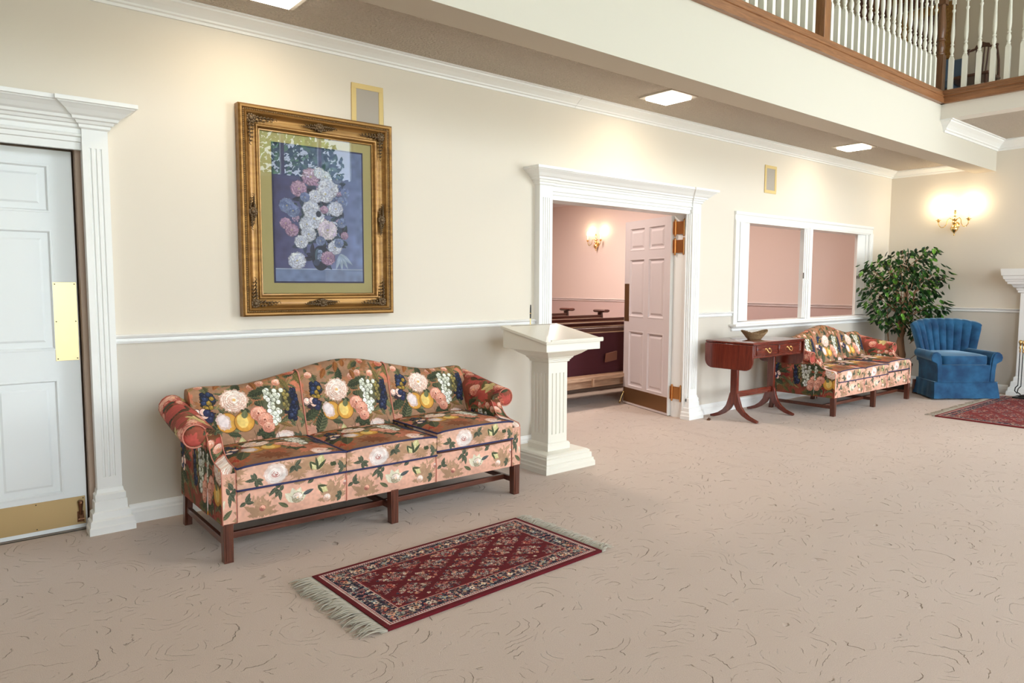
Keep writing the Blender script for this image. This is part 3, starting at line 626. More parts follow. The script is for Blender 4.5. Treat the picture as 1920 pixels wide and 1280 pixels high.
# chair rails
RL = [(0, 0), (.012, 0), (.018, .010), (.010, .016), (.010, .026), (.026, .034), (.032, .044), (.022, .050), (0, .050)]
b = MB()
for a, c in ((.76, 3.83), (5.97, 6.63), (9.87, XC)): molding(b, (a, 0, 1.018), (c, 0, 1.018), (0, -1, 0), RL)
molding(b, (XC, -1.615, 1.018), (XC, 0, 1.018), (-1, 0, 0), RL); struct('trim_3', b, M['trim'])
BB = [(0, 0), (.022, 0), (.022, .062), (.016, .070), (.016, .084), (.010, .098), (.004, .107), (0, .107)]
b = MB()
for a, c in ((.80, 3.80), (6.02, XC)): molding(b, (a, 0, 0), (c, 0, 0), (0, -1, 0), BB)
struct('baseboard_back', b, M['trim'])
b = MB(); molding(b, (XC, -1.52, 0), (XC, 0, 0), (-1, 0, 0), BB); struct('baseboard_right', b, M['trim'])

# ---------------------------------------------------------------- classical door surrounds
def rectloft(b, x0, x1, yf, lv, mi=0, yw=0.0):
    return b.loft([[(x0-o, yw, z), (x0-o, yf-o, z), (x1+o, yf-o, z), (x1+o, yw, z)] for z, o in lv], mi)
CAP = [(2.150, .000), (2.158, .012), (2.172, .014), (2.176, .024), (2.190, .030), (2.194, .044), (2.208, .048), (2.216, .062), (2.236, .082), (2.252, .104), (2.256, .112), (2.262, .116), (2.264, .126), (2.284, .126), (2.286, .120), (2.287, .0)]
def fluted(b, x0, x1, yf, z0, z1, nfl=3):
    w = x1-x0; pts = [(x0, 0), (x0, yf)]
    for i in range(nfl):
        c = x0+w*(i+1)/(nfl+1)*.8+w*.1; pts += [(c-.006, yf), (c-.003, yf+.006), (c+.003, yf+.006), (c+.006, yf)]
    pts += [(x1, yf), (x1, 0)]
    b.prism(pts, lambda p, q, t: (p, q, t), z0, z1)
def pilaster(px0, px1, parent, nfl=3):
    b = MB(); yf = -.060
    b.box((px0, 0, .22), (px1, yf, .30)); b.box((px0, 0, 2.055), (px1, yf, 2.152)); fluted(b, px0, px1, yf, .30, 2.055, nfl)
    rectloft(b, px0, px1, yf, CAP)
    b.build('pilaster', M['trim'], parent)
    b = MB(); rectloft(b, px0, px1, yf, [(0, .052), (.036, .052), (.044, .046), (.070, .044), (.078, .034), (.112, .032), (.120, .020), (.170, .018), (.176, .010), (.176, .014), (.205, .014), (.215, .006), (.235, .003)])
    b.build('plinth', M['trim'], parent)
def header(x0, x1, parent):
    b = MB(); y = .0
    prof = [(0, 2.046), (.030, 2.046), (.030, 2.082), (.040, 2.086), (.040, 2.108), (.052, 2.112), (.054, 2.122), (.046, 2.128), (.046, 2.150)]
    prof += [(.046+o, z) for z, o in CAP[1:-1]] + [(0, 2.286)]
    molding(b, (x0, 0, 0), (x1, 0, 0), (0, -1, 0), prof); b.build('header', M['trim'], parent)
t = empty_struct('trim_4'); pilaster(3.826, 3.966, t, 4); pilaster(5.842, 5.973, t, 3); header(3.966, 5.842, t)
b = MB(); b.box((D2L-.03, -.0, 0), (D2L-.0, WT, DH)); b.box((5.838, 0, 0), (D2R+.02, WT, DH+.02)); b.box((5.806, -.014, 0), (5.842, .0, DH)); b.box((5.818, -.030, 0), (5.842, 0, DH)); b.box((5.828, -.044, 0), (5.842, 0, DH)); b.box((D2L-.03, 0, DH-.006), (D2R+.02, WT, DH+.022))
b.build('jamb', M['trim'], t)
t = empty_struct('trim_5'); pilaster(.642, .762, t, 3); pilaster(-1.42, -1.30, t, 3); header(-1.30, .642, t)
b = MB(); b.box((.618, .012, 0), (.657, WT, 2.08)); b.box((-1.33, 0, 0), (-1.30, WT, 2.08)); b.box((-1.30, 0, 2.062), (.657, WT, 2.09)); b.build('jamb', M['jamb'], t)
b = MB(); b.box((-1.33, .135, 0), (.66, .16, 2.09)); b.build('light_block_sheet', M['jamb'], t)  # added sheet behind both leaves, blocks sky light leaking through the door gap
b = MB(); b.box((-1.3, .04, 0), (.66, .05, .004)); b.build('gap_block_strip', M['screw'], t)  # added dark strip closing the gap under the leaves against leaking light

def door_leaf(name, w, parent, mt, flip=1, h=2.045, plates=True, origin=(0, 0, 0), rz=0):
    """x along the width from the hinge, faces at y=+-.022"""
    d = empty_struct(name, origin); d.rotation_euler = (0, 0, rz)
    b = MB(); T = .0245; cols = [(.112*w/.88, .392*w/.88), (.488*w/.88, .768*w/.88)]; rows = [(.222, .828), (1.003, 1.62), (1.73, 1.957)]
    b.box((0, -T+.009, .006), (w, T-.015, h))
    xs = [0, cols[0][0], cols[0][1], cols[1][0], cols[1][1], w]; zs = [.006, rows[0][0], rows[0][1], rows[1][0], rows[1][1], rows[2][0], rows[2][1], h]
    for s in (-1, 1):
        for k in (0, 2, 4): b.box((xs[k], s*(T-.015), .006), (xs[k+1], s*T, h))
        for k in (0, 2, 4, 6):
            for c in cols: b.box((c[0], s*(T-.015), zs[k]), (c[1], s*T, zs[k+1]))
        for c in cols:
            for r in rows:
                q = lambda m, y: [(c[0]+m, s*y, r[0]+m), (c[1]-m, s*y, r[0]+m), (c[1]-m, s*y, r[1]-m), (c[0]+m, s*y, r[1]-m)]
                rg_ = [q(-.012, T-.001), q(-.010, T+.002), q(-.002, T+.0025), q(.008, T-.012), q(.018, T-.0145), q(.024, T-.0145), q(.046, T-.004), q(.050, T-.004)]
                b.loft(rg_, caps=False); b.add(rg_[-1], [(0, 1, 2, 3)])
    b.box((-.0012, -T, .006), (.0, T, h), 1)
    b.build('door_leaf', [mt, M['trim']], d)
    return d
# left door: the visible leaf hinges out of frame on the left
d1 = door_leaf('door_1', .905, None, M['leafw'], origin=(-.297, .095, 0))
def plate(parent, name, x0, x1, z0, z1, y, mt, nx=2, nz=2):
    b = MB(); b.box((x0, y, z0), (x1, y-.0025*(1 if y < 0 else -1), z1))
    p = b.build(name, mt, parent, bevel=.0008, bseg=1)
    b = MB()
    for i in range(nx):
        for j in range(nz):
            x = x0+.010+(x1-x0-.020)*i/max(1, nx-1); z = z0+.011+(z1-z0-.022)*j/max(1, nz-1)
            b.lathe([(.001, -.002), (.0035, -.0015), (.0035, 0)], (x, y-.002*(1 if y < 0 else -1), z), 8, 0, 'y')
    b.build('screws', M['screw'], p)
    return p
plate(d1, 'push_plate', .793, .902, .935, 1.356, -.0245, M['brassp'], 2, 3)
plate(d1, 'kick_plate', .01, .897, .028, .183, -.0245, M['kick'], 5, 2)
b = MB(); b.box((.856, -.025, .040), (.888, -.030, .100)); b.box((.864, -.03, .05), (.880, -.05, .085)); b.tube([(.872, -.042, .075), (.872, -.046, .12), (.872, -.050, .155)], [.008, .009, .013], 10)
b.tube([(.872, -.050, .155), (.872, -.052, .163)], [.014, .010], 10); b.tube([(.858, -.045, .06), (.886, -.045, .06)], .006, 8)
b.build('kick_down_stop', M['bronze'], d1, smooth=40)
d1b = door_leaf('door_1', .95, None, M['leafw'], origin=(-1.26, .095, 0))
# right door: leaf swung into the chapel
ang = math.atan2(1.008-.171, 6.071-5.811)
d2 = door_leaf('door_2', .880, None, M['leafp'], origin=(5.832, .170, 0), rz=ang)
# room side is local +y after the swing
plate(d2, 'push_plate', .775, .872, .94, 1.36, .0245, M['dbrass'], 2, 3)
plate(d2, 'kick_plate', .012, .868, .030, .192, .0245, M['dbrass'], 5, 2)
b = MB(); b.tube([(.862, .03, .13), (.868, .05, .08), (.873, .07, .02)], .006, 8); b.lathe([(.010, 0), (.012, .012), (.004, .016)], (.873, .071, .002), 10); b.ball((.862, .032, .13), .012, 8)
b.build('kick_down_stop', M['brass'], d2, smooth=40)
for z0, z1 in ((1.845, 1.995), (1.66, 1.812), (.175, .325)):
    b = MB(); A, B = (5.826, .138), (5.822, .028)
    for x, y in (A, B): b.tube([(x, y, z0), (x, y, z1)], .010, 12); b.ball((x, y, z1+.003), .010, 8); b.ball((x, y, z0-.003), .010, 8)
    b.box((5.828, .028, z0+.012), (5.834, .138, z1-.012)); b.box((5.812, .148, z0+.01), (5.850, .152, z1-.01))
    h = b.build('hinge', M['copper'], d2, smooth=40); h.matrix_parent_inverse = d2.matrix_basis.inverted()
# ---------------------------------------------------------------- interior window with folding shutters
w1 = empty_struct('window_1', (WX0, 0, WZ0))
def W(b, a, c): return b.box((a[0]-WX0, a[1], a[2]-WZ0), (c[0]-WX0, c[1], c[2]-WZ0))
CS = [(0, 0), (.020, 0), (.022, .010), (.016, .018), (.016, .060), (.026, .072), (.026, .100), (0, .100)]
b = MB(); ox, oz = WX0, WZ0
def cas(pts): return [(p[0], p[1]) for p in pts]
# casing: left, right (profile across x), head (profile across z)
for s, xi in ((-1, WX0-ox), (1, WX1-ox)):
    b.prism([(xi+s*q*.75, -o) for o, q in CS], lambda p, q, t: (p, q, t), -.02, WZ1-WZ0)
b.prism([(-o, q) for o, q in CS], lambda p, q, t: (t, p, WZ1-WZ0+q), -.075, WX1-WX0+.075)
b.build('casing', M['trim'], w1)
b = MB(); W(b, (6.60, -.085, .905), (9.90, .16, .930)); b.build('sill', M['trim'], w1, bevel=.005)
b = MB(); molding(b, (6.63-ox, 0, -.09), (9.87-ox, 0, -.09), (0, -1, 0), [(0, 0), (.018, 0), (.022, .012), (.012, .02), (.03, .04), (.045, .05), (0, .05)]); b.build('apron', M['trim'], w1)
b = MB(); W(b, (WX0-.01, -.015, WZ0-.02), (WX0+.012, WT+.02, WZ1)); W(b, (WX1-.012, -.015, WZ0-.02), (WX1+.01, WT+.02, WZ1)); W(b, (WX0, -.015, WZ1-.012), (WX1, WT+.02, WZ1+.01)); W(b, (WX0, -.015, WZ0-.02), (WX1, WT+.02, WZ0+.004)); b.build('frame', M['trim'], w1)
b = MB(); W(b, (8.155, -.020, WZ0), (8.275, .08, WZ1)); W(b, (8.185, -.030, WZ0), (8.245, -.02, WZ1)); b.build('mullion', M['trim'], w1, bevel=.003)
def stack(x, n, dirx, depth=.24, y0=.0):
    b = MB()
    for i in range(n):
        xx = x+dirx*i*.034
        W(b, (xx, y0+.010*(i % 2), WZ0+.012), (xx+dirx*.028, y0+depth-.012*(i % 2), WZ1-.010))
    return b
b = MB()
for k in range(4): W(b, (6.745+.054*k, -.012+.008*k, WZ0+.012), (6.796+.054*k, .10, WZ1-.010))
b.build('shutter_stack', M['trim'], w1, bevel=.002, bseg=1)
b = MB(); W(b, (8.108, .0, WZ0+.012), (8.150, .055, WZ1-.010)); W(b, (8.128, -.010, WZ0+.012), (8.154, .0, WZ1-.010)); b.build('shutter_stack', M['trim'], w1, bevel=.002, bseg=1)
b = MB(); W(b, (9.72, .0, WZ0+.012), (9.785, .15, WZ1-.010)); b.build('shutter_stack', M['trim'], w1, bevel=.002, bseg=1)
b = MB(); b.loft([[(9.735-ox, .004, z), (9.605-ox, .060, z), (9.618-ox, .080, z), (9.755-ox, .024, z)] for z in (.014, WZ1-WZ0-.01)]); b.build('shutter_panel', M['trim'], w1, bevel=.002, bseg=1)
b = MB(); W(b, (8.106, -.003, 1.43), (8.120, .001, 1.50)); W(b, (9.622, .048, 1.44), (9.610, .056, 1.48)); W(b, (9.650, .036, 1.44), (9.638, .044, 1.48)); b.build('latch', M['screw'], w1)

# ---------------------------------------------------------------- chapel beyond
b = MB(); PX = 10.22
b.box((PX, WT, 0), (PX+.15, 9.3, 1.04), 1); b.box((PX, WT, 1.04), (PX+.15, 9.3, 3.3), 0)
struct('wall_chapel', b, [M['pink'], M['pinkl']])
b = MB(); b.box((1.0, WT, 0), (1.1, 9.3, 3.3)); b.box((1.0, 9.2, 0), (PX, 9.3, 3.3)); struct('wall_chapel', b, M['pink'])
b = MB(); b.box((1.0, WT, 3.2), (PX+.15, 9.3, 3.3)); struct('ceiling', b, M['pink'])
b = MB(); molding(b, (PX, 9.2, 1.018), (PX, WT, 1.018), (-1, 0, 0), RL); struct('trim_6', b, M['leafp'])
b = MB(); molding(b, (PX, 9.2, 3.06), (PX, WT, 3.06), (-1, 0, 0), [(0, -.1), (.02, -.1), (.03, -.07), (.08, -.03), (.1, 0), (.1, .14), (0, .14)]); struct('trim_7', b, M['leafp'])
area('chapel_fill_light', (8.3, 1.9, 3.18), .5, .5, 45, (1, .87, .78), (0, 0, 0))  # added lamp without a fixture, brightens the pink wall behind the shutters
area('chapel_fill_light', (8.2, 4.6, 3.18), .6, .6, 150, (1, .87, .78), (0, 0, 0))  # added lamp without a fixture, lights the far part of the chapel
area('chapel_fill_light', (4.7, 1.5, 3.18), .3, .3, 80, (1, .87, .78), (0, 0, 0))  # added lamp above the open door leaf, brings out its panels

# ---------------------------------------------------------------- balcony railing (one piece)
# railing
rl = thing('balcony_railing', 'oak and white turned balustrade along the upstairs balcony edge', 'railing', (0, BYF, BZ1))
def rb(): return MB()
FA = [(-.045, -.025), (-.045, .030), (-.032, .036), (-.032, .048), (-.040, .053), (-.040, .066), (-.022, .072), (-.022, .088), (-.014, .095), (-.014, .120), (.12, .120), (.12, .0), (.004, .0), (.004, -.025)]
b = rb(); b.prism([(p[0], p[1]) for p in FA], lambda p, q, t: (t, p, q), -3.9, CX-.0)
b.build('fascia_board', M['oak'], rl)
b = rb(); b.prism([(p[0], p[1]) for p in FA], lambda p, q, t: (CX+p, t, q), -6.6, .0); 
# outside corner block
b.build('fascia_board', M['oaky'], rl)
BAL = [(.015, .478), (.019, .484), (.019, .494), (.012, .500), (.017, .515), (.0215, .540), (.020, .562), (.013, .582), (.012, .588), (.0185, .594), (.0185, .604), (.0125, .612), (.018, .65), (.0205, .70), (.019, .75), (.0145, .84), (.0115, .93), (.018, .950), (.018, .960), (.011, .968), (.011, 1.02), (.010, 1.10)]
def baluster(x, y, sq=.0215):
    b = rb(); b.box((x-sq, y-sq, .120), (x+sq, y+sq, .450)); b.loft([[(x+a*k, y+c*k, z) for a, c in ((-1, -1), (1, -1), (1, 1), (-1, 1))] for z, k in ((.450, sq), (.478, sq*.62))])
    b.lathe(BAL, (x, y, 0), 12); b.box((x-.016, y-.016, 1.02), (x+.016, y+.016, 1.13))
    return b
bm0 = baluster(0, 0).build('baluster', M['baluster'], rl, smooth=35)
xs = [6.186+.1263*i for i in range(19)]; xs = [x for x in xs if x < CX-.1]
xs += [5.875-.125*i for i in range(13)]
pos = [(x, .045) for x in xs]+[(CX+.045, -1.31-.1305*i-BYF) for i in range(10)]
bm0.location = (pos[0][0], pos[0][1], 0)
for x, y in pos[1:]:
    c = bm0.copy(); C.objects.link(c); c.parent = rl; c.location = (x, y, 0)
def newel(x, y):
    b = rb(); k = .044; b.box((x-k, y-k, .120), (x+k, y+k, .510))
    b.lathe([(.042, .510), (.045, .518), (.045, .530), (.034, .540), (.037, .556), (.043, .585), (.043, .61), (.034, .645), (.031, .655), (.043, .664), (.043, .678), (.034, .688), (.037, .71), (.043, .76), (.043, .82), (.036, .92), (.029, 1.0), (.03, 1.04)], (x, y, 0), 20)
    b.box((x-k, y-k, 1.04), (x+k, y+k, 1.24)); return b
newel(CX+.034, .045).build('newel_post', M['newel'], rl, smooth=35)
b = rb(); b.box((5.985, -.012, .06), (6.085, .09, 1.24)); b.build('newel_post', M['oakz'], rl, bevel=.004)
b = rb(); b.box((-3.9, .015, 1.13), (CX+.08, .075, 1.19)); b.box((CX+.015, -6.6, 1.13), (CX+.075, .0, 1.19)); b.build('handrail', M['oak'], rl, bevel=.015, bseg=3)

# ---------------------------------------------------------------- ceiling lights, speakers
for i, x in enumerate((1.495, 4.815, 8.11)):
    lab = ['square ceiling light at the top left, above the large gold-framed picture', 'square ceiling light above the open double doorway', 'square ceiling light above the interior window, farthest of the three'][i]
    t = thing('ceiling_light', lab, 'light', (x, -.545, CZ), 0, 'ceiling lights under the balcony')
    b = MB(); k, q = .172, .135
    b.box((-k, -k, -.012), (k, -q, 0)); b.box((-k, q, -.012), (k, k, 0)); b.box((-k, -q, -.012), (-q, q, 0)); b.box((q, -q, -.012), (k, q, 0)); b.build('light_frame', M['ltrim'], t)
    b = MB(); b.loft([[(-a, -a, z), (a, -a, z), (a, a, z), (-a, a, z)] for a, z in ((.135, -.004), (.130, -.030), (.10, -.036))]); b.build('diffuser', M['panel'], t)
    l = area('ceiling_lamp', (x, -.545, CZ-.045), .2, .2, 5.5, (1, .80, .54), (0, 0, 0))
for x0, x1, z0, z1, lab in ((2.208, 2.443, 2.352, 2.678, 'recessed wall speaker with pale yellow frame, half hidden behind the gold picture frame'), (7.198, 7.436, 2.373, 2.678, 'recessed wall speaker with pale yellow frame high above the interior window')):
    t = thing('wall_speaker', lab, 'speaker', ((x0+x1)/2, 0, z0), 0, 'wall speakers')
    w, h = (x1-x0)/2, z1-z0; b = MB(); f = .034
    b.box((-w, 0, 0), (w, -.008, f)); b.box((-w, 0, h-f), (w, -.008, h)); b.box((-w, 0, f), (-w+f, -.008, h-f)); b.box((w-f, 0, f), (w, -.008, h-f)); b.build('speaker_frame', M['tape'], t, bevel=.002, bseg=1)
    b = MB(); b.box((-w+f, 0, f), (w-f, -.004, h-f)); b.build('speaker_grille', M['grille'], t)

# ================================================================ FURNITURE
# ---------------------------------------------------------------- large picture
PX0, PX1, PZ0, PZ1 = 1.447, 2.476, 1.151, 2.418
t = thing('framed_picture', 'large ornate gold-framed print of a flower bouquet hanging above the near sofa', 'picture', ((PX0+PX1)/2, 0, PZ0))
w, h = (PX1-PX0)/2, PZ1-PZ0
FP = [(0, .0), (0, .060), (.010, .068), (.020, .066), (.026, .058), (.034, .058), (.040, .064), (.048, .060), (.056, .046), (.072, .034), (.090, .030), (.104, .034), (.110, .042), (.118, .042), (.124, .036), (.130, .026), (.136, .024), (.140, .014), (.140, .0)]
def frame_ring(b, w, h, prof, z0=0, mi=0):
    rings = []
    for q, d in prof: rings.append([(-w+q, -d, z0+q), (w-q, -d, z0+q), (w-q, -d, z0+h-q), (-w+q, -d, z0+h-q)])
    return b.loft(rings, mi, caps=False)
b = MB(); frame_ring(b, w, h, FP); b.build('frame', M['gold'], t, smooth=30)
b = MB()
q = .030
n = 90
for i in range(n):
    for z in (q, h-q): b.ball((-w+q+(2*w-2*q)*i/(n-1), -.060, z), .0042, 6)
for i in range(110):
    for x in (-w+q, w-q): b.ball((x, -.060, q+(h-2*q)*i/109), .0042, 6)
b.build('bead_row', M['golddark'], t, smooth=180)
rg = random.Random(4)
def ornament(cx, cz, dirs, L=.13):
    b = MB()
    for dx, dz in dirs:
        n = 7
        for i in range(n):
            f = i/(n-1); x, z = cx+dx*L*f, cz+dz*L*f; r = .017*(1-.6*f)
            for s in (-1, 1):
                px, pz = x+s*dz*r*.9, z+s*dx*r*.9
                b.ball((px+rg.uniform(-.003, .003), -.040-.006*(1-f), pz+rg.uniform(-.003, .003)), r*.62, 8, 0, 1, .8, 1)
            b.tube([(x, -.045, z), (x+dx*.02+dz*.012, -.052, z+dz*.02+dx*.012), (x+dx*.03, -.045, z+dz*.03)], [r*.4, r*.35, .002], 6)
    for k in range(9):
        a = k*.7; b.ball((cx+.020*math.cos(a), -.046, cz+.020*math.sin(a)), .011, 8, 0, 1, .9, 1)
    b.ball((cx, -.050, cz), .018, 10, 0, 1, .8, 1)
    b.build('ornament', M['golddark'], t, smooth=180)
o_ = .078
ornament(-w+o_, o_, [(1, 0), (0, 1)]); ornament(w-o_, o_, [(-1, 0), (0, 1)]); ornament(-w+o_, h-o_, [(1, 0), (0, -1)]); ornament(w-o_, h-o_, [(-1, 0), (0, -1)])
ornament(0, o_, [(1, 0), (-1, 0)], .09); ornament(0, h-o_, [(1, 0), (-1, 0)], .09); ornament(-w+o_, h/2, [(0, 1), (0, -1)], .08); ornament(w-o_, h/2, [(0, 1), (0, -1)], .08)
MX = (PX0+PX1)/2; a0, a1, c0, c1 = 1.667-MX, 2.266-MX, 1.366-PZ0, 2.212-PZ0
b = MB(); frame_ring(b, w-.138, h-.276, [(0, .012), (a0+w-.138, .012)], .138)
b = MB(); b.box((-w+.135, -.006, .135), (w-.135, -.014, h-.135)); b.build('mat_board', M['mat'], t)
b = MB(); k = .010; b.box((a0-k, -.014, c0-k), (a1+k, -.0165, c1+k)); b.build('fillet', M['navy'], t)
b = MB(); b.add([(a0, -.0172, c0), (a1, -.0172, c0), (a1, -.0172, c1), (a0, -.0172, c1)], [(0, 1, 2, 3)], 0, [(0, 0), (1, 0), (1, 1), (0, 1)]); b.build('print', M['art'], t)
b = MB(); b.box((-w+.136, -.0205, .136), (w-.136, -.0225, h-.136)); b.build('glass', M['glass'], t)

# ---------------------------------------------------------------- sofas
def smoothstep(x): x = max(0, min(1, x)); return x*x*(3-2*x)
def make_sofa(label):
    s = thing('camelback_sofa', label, 'sofa', (1.957, -.585, 0), 0, 'matching floral camelback sofas')
    # legs and stretchers
    def leg(x, y, w=.048, rake=0):
        b = MB(); k = w/2
        b.loft([[(x+a*kk, y+c*kk+(rake if z == 0 else 0), z) for a, c in ((-1, -1), (1, -1), (1, 1), (-1, 1))] for z, kk in ((0, k*.92), (.20, k))])
        b.box((x-k*.55, y-k-.002, .0+.012), (x+k*.55, y-k, .19)); return b
    for x in (-.905, .01, .905):
        leg(x, -.333).build('leg', M['legw'], s, bevel=.003); leg(x, .335, .042, .03).build('leg', M['legw'], s, bevel=.003)
    for x in (-.905, .01, .905): b = MB(); b.box((x-.011, -.32, .075), (x+.011, .33, .108)); b.build('stretcher', M['legx'], s, bevel=.003)
    b = MB(); b.box((-.90, -.235, .075), (.90, -.210, .108)); b.build('stretcher', M['legx'], s, bevel=.003)
    # seat frame with upholstered rail
    b = MB(); b.box((-.86, -.335, .205), (.86, .36, .30)); b.build('seat_frame', M['blackfab'], s)
    for i in range(3):
        x0, x1 = -.858+.572*i, -.858+.572*(i+1); b = MB(); nx, nz = 12, 6
        pts = []; uvs = []
        for iz in range(nz+1):
            for ix in range(nx+1):
                u, v = ix/nx, iz/nz; y = -.352-.012*min(1, 6*min(u, 1-u, ) + .2)*min(1, 5*min(v, 1-v)+.25)
                pts.append((x0+(x1-x0)*u, y, .190+.165*v)); uvs.append((u*.572/.62+.02, .03+.165*v/.22))
        fs = [(r*(nx+1)+c, r*(nx+1)+c+1, (r+1)*(nx+1)+c+1, (r+1)*(nx+1)+c) for r in range(nz) for c in range(nx)]
        b.add(pts, fs, 0, uvs)
        m0 = len(b.v); b.add([(x0, -.352, .19), (x1, -.352, .19), (x1, -.30, .19), (x0, -.30, .19), (x0, -.352, .355), (x1, -.352, .355), (x1, -.30, .355), (x0, -.30, .355)], [(0, 1, 2, 3), (4, 5, 6, 7)], 0, [(0, 0)]*8)
        b.build('front_rail', M['fabrail'], s, smooth=50)
        if i: b = MB(); b.tube([(x0, -.359, .19), (x0, -.364, .27), (x0, -.359, .352)], .0028, 6); b.build('seam_piping', M['pinkpipe'], s, smooth=180)
    # cushions
    for i in range(3):
        x0, x1 = -.862+.575*i, -.862+.575*(i+1)-.004; zb = .352+.022*(i == 2); zt_ = zb+.108; yf, yb = -.372, .16
        b = MB(); nx, ny = 16, 14; top = []; uvt = []
        xa, xb_ = x0, x1
        for iy in range(ny+1):
            for ix in range(nx+1):
                u, v = ix/nx, iy/ny; e = min(1, 7*min(u, 1-u))*min(1, 6*min(v, 1.15-v)+.0); crown = .034*math.sin(PI*u)**.5*math.sin(PI*min(1, v*.9+.05))**.5
                inset = .006*(1-min(1, 5*min(v, 1-v)))
                top.append((xa+(xb_-xa)*u, yf+(yb-yf)*v+.004*(1-math.sin(PI*u)), zt_+crown)); uvt.append((.02+.575*u/.62, (.135+.532*v)/.78))
        fs = [(r*(nx+1)+c, r*(nx+1)+c+1, (r+1)*(nx+1)+c+1, (r+1)*(nx+1)+c) for r in range(ny) for c in range(nx)]
        b.add(top, fs, 0, uvt)
        # boxing front
        pf = []; uf = []; nz = 6
        for iz in range(nz+1):
            for ix in range(nx+1):
                u, v = ix/nx, iz/nz; pf.append((xa+(xb_-xa)*u, yf+.004*(1-math.sin(PI*u))-.010*math.sin(PI*v)*math.sin(PI*u)**.3, zb+(zt_-zb)*v+(.034*math.sin(PI*u)**.5*math.sin(PI*.05)**.5)*v)); uf.append((.02+.575*u/.62, (.005+.13*v)/.78))
        b.add(pf, [(r*(nx+1)+c, r*(nx+1)+c+1, (r+1)*(nx+1)+c+1, (r+1)*(nx+1)+c) for r in range(nz) for c in range(nx)], 0, uf)
        for xx, sg in ((xa, -1), (xb_, 1)):
            b.add([(xx, yf+.004, zb), (xx, yb, zb), (xx, yb, zt_), (xx, yf+.004, zt_)], [(0, 1, 2, 3)], 0, [(.1, .01), (.7, .01), (.7, .14), (.1, .14)])
        b.add([(xa, yf+.004, zb), (xb_, yf+.004, zb), (xb_, yb, zb), (xa, yb, zb)], [(0, 1, 2, 3)], 0, [(.1, .01), (.7, .01), (.7, .14), (.1, .14)])
        cu = b.build('seat_cushion', M['fabseat'], s, smooth=55)
        # navy piping: top and bottom outlines
        b = MB()
        for zz, cr in ((zt_, 1), (zb, 0)):
            P = []
            for k in range(0, 11): P.append((xa+.001, yb+(yf-yb)*k/10, zz))
            for k in range(1, 14): u = k/14; P.append((xa+(xb_-xa)*u, yf+.004*(1-math.sin(PI*u))-.003, zz+cr*.034*math.sin(PI*u)**.5*math.sin(PI*.05)**.5))
            for k in range(0, 11): P.append((xb_-.001, yf+(yb-yf)*k/10, zz))
            b.tube(P, .0055, 6)
        b.build('cushion_piping', M['navy'], cu, smooth=180)
    # back: three panels, camel hump
    def ztop(x):
        a = abs(x-.02)
        return .765+.112*(smoothstep(1-a/.70))**1.0+.012*max(0, 1-abs(a-.86)/.2)
    prof = [(.125, .40), (.135, .46), (.150, .53), (.168, .60), (.188, .68), (.206, .76), (.222, .84), (.236, .90), (.250, .945), (.268, .980), (.290, .998), (.315, 1.0), (.340, .985), (.352, .95), (.358, .85), (.372, .5), (.375, .0)]
    for i in range(3):
        xe = (-.905, -.285, .300, .905); x0, x1 = xe[i], xe[i+1]; nx = 18; b = MB(); vs = []; uvs = []
        for ix in range(nx+1):
            u = ix/nx; x = x0+(x1-x0)*u; zt_ = ztop(x); arc = 0; prev = None
            puff = .016*(math.sin(PI*u)**.45 if 0 < u < 1 else 0)
            for y, f in prof:
                zz = .40+(zt_-.40)*(f-.40)/.60 if f >= .40 else (.40 if f > 0 else .20)
                if f < .4 or (f == .5 and y > .36): zz = .20+.25*(f/.5) if y > .36 else zz
                yy = y-puff*(1 if y < .25 else 0)*(1 if f > .4 else 0)
                p = (x, yy, zz+(.006*math.sin(PI*u)**.45 if .25 <= y <= .34 and 0 < u < 1 else 0))
                if prev: arc += math.hypot(p[1]-prev[1], p[2]-prev[2])
                prev = p; vs.append(p); uvs.append((.01+.60*u/.62, (.145+arc)/.78))
        n = len(prof); fs = [(c*n+r, (c+1)*n+r, (c+1)*n+r+1, c*n+r+1) for c in range(nx) for r in range(n-1)]
        b.add(vs, fs, 0, uvs)
        for c in (0, nx): b.add([vs[c*n+r] for r in range(n)], [tuple(range(n))], 0, [uvs[c*n+r] for r in range(n)])
        b.build('back_panel', M['fab'], s, smooth=60)
        if i:
            P = [(x0, y-.003 if y < .27 else y, (.40+(ztop(x0)-.40)*(f-.40)/.60)+(.004 if y > .25 else 0)) for y, f in prof[:13]]
            b = MB(); b.tube(P, .004, 6); b.build('seam_piping', M['pinkpipe'], s, smooth=180)
    # arms
    for sg in (-1, 1):
        b = MB(); rings = []; uvr = []; NY = 14
        for k in range(NY+1):
            f = k/NY; y = -.135+.475*f; zt_ = .660+.085*f**1.2; r = .062+.006*f; cx = .985-.012*f; cz = zt_-r
            pts = [(.868, .19), (.868, .36), (.870, .46), (.872, cz-.03), (.880, cz+.012)]
            pts += [(cx+r*math.cos(a), cz+r*math.sin(a)) for a in [math.radians(d) for d in (128, 110, 90, 68, 45, 20, -5, -30, -55, -80, -105)]]
            pts += [(.940, cz-r*.80), (.932, cz-.10), (.935, .36), (.938, .19)]
            pts = pts[::1]; arc = 0; prev = None; ring = []; us = []
            for p in pts:
                if prev: arc += math.hypot(p[0]-prev[0], p[1]-prev[1])
                prev = p; ring.append((sg*p[0], y, p[1])); us.append(((y+.53)/.70, (p[1]-.13+.9*max(0, p[0]-.93)+.6*max(0, .87-p[0]))/.78))
            rings.append(ring); uvr += us
        b.loft(rings, 0, caps=False, closed=True, uvs=uvr)
        n = len(rings[0])
        b.add(rings[0], [tuple(range(n))], 0, [(abs(p[0])*1.4, p[2]) for p in rings[0]]); b.add(rings[-1], [tuple(range(n))], 0, [(abs(p[0])*1.4, p[2]) for p in rings[-1]])
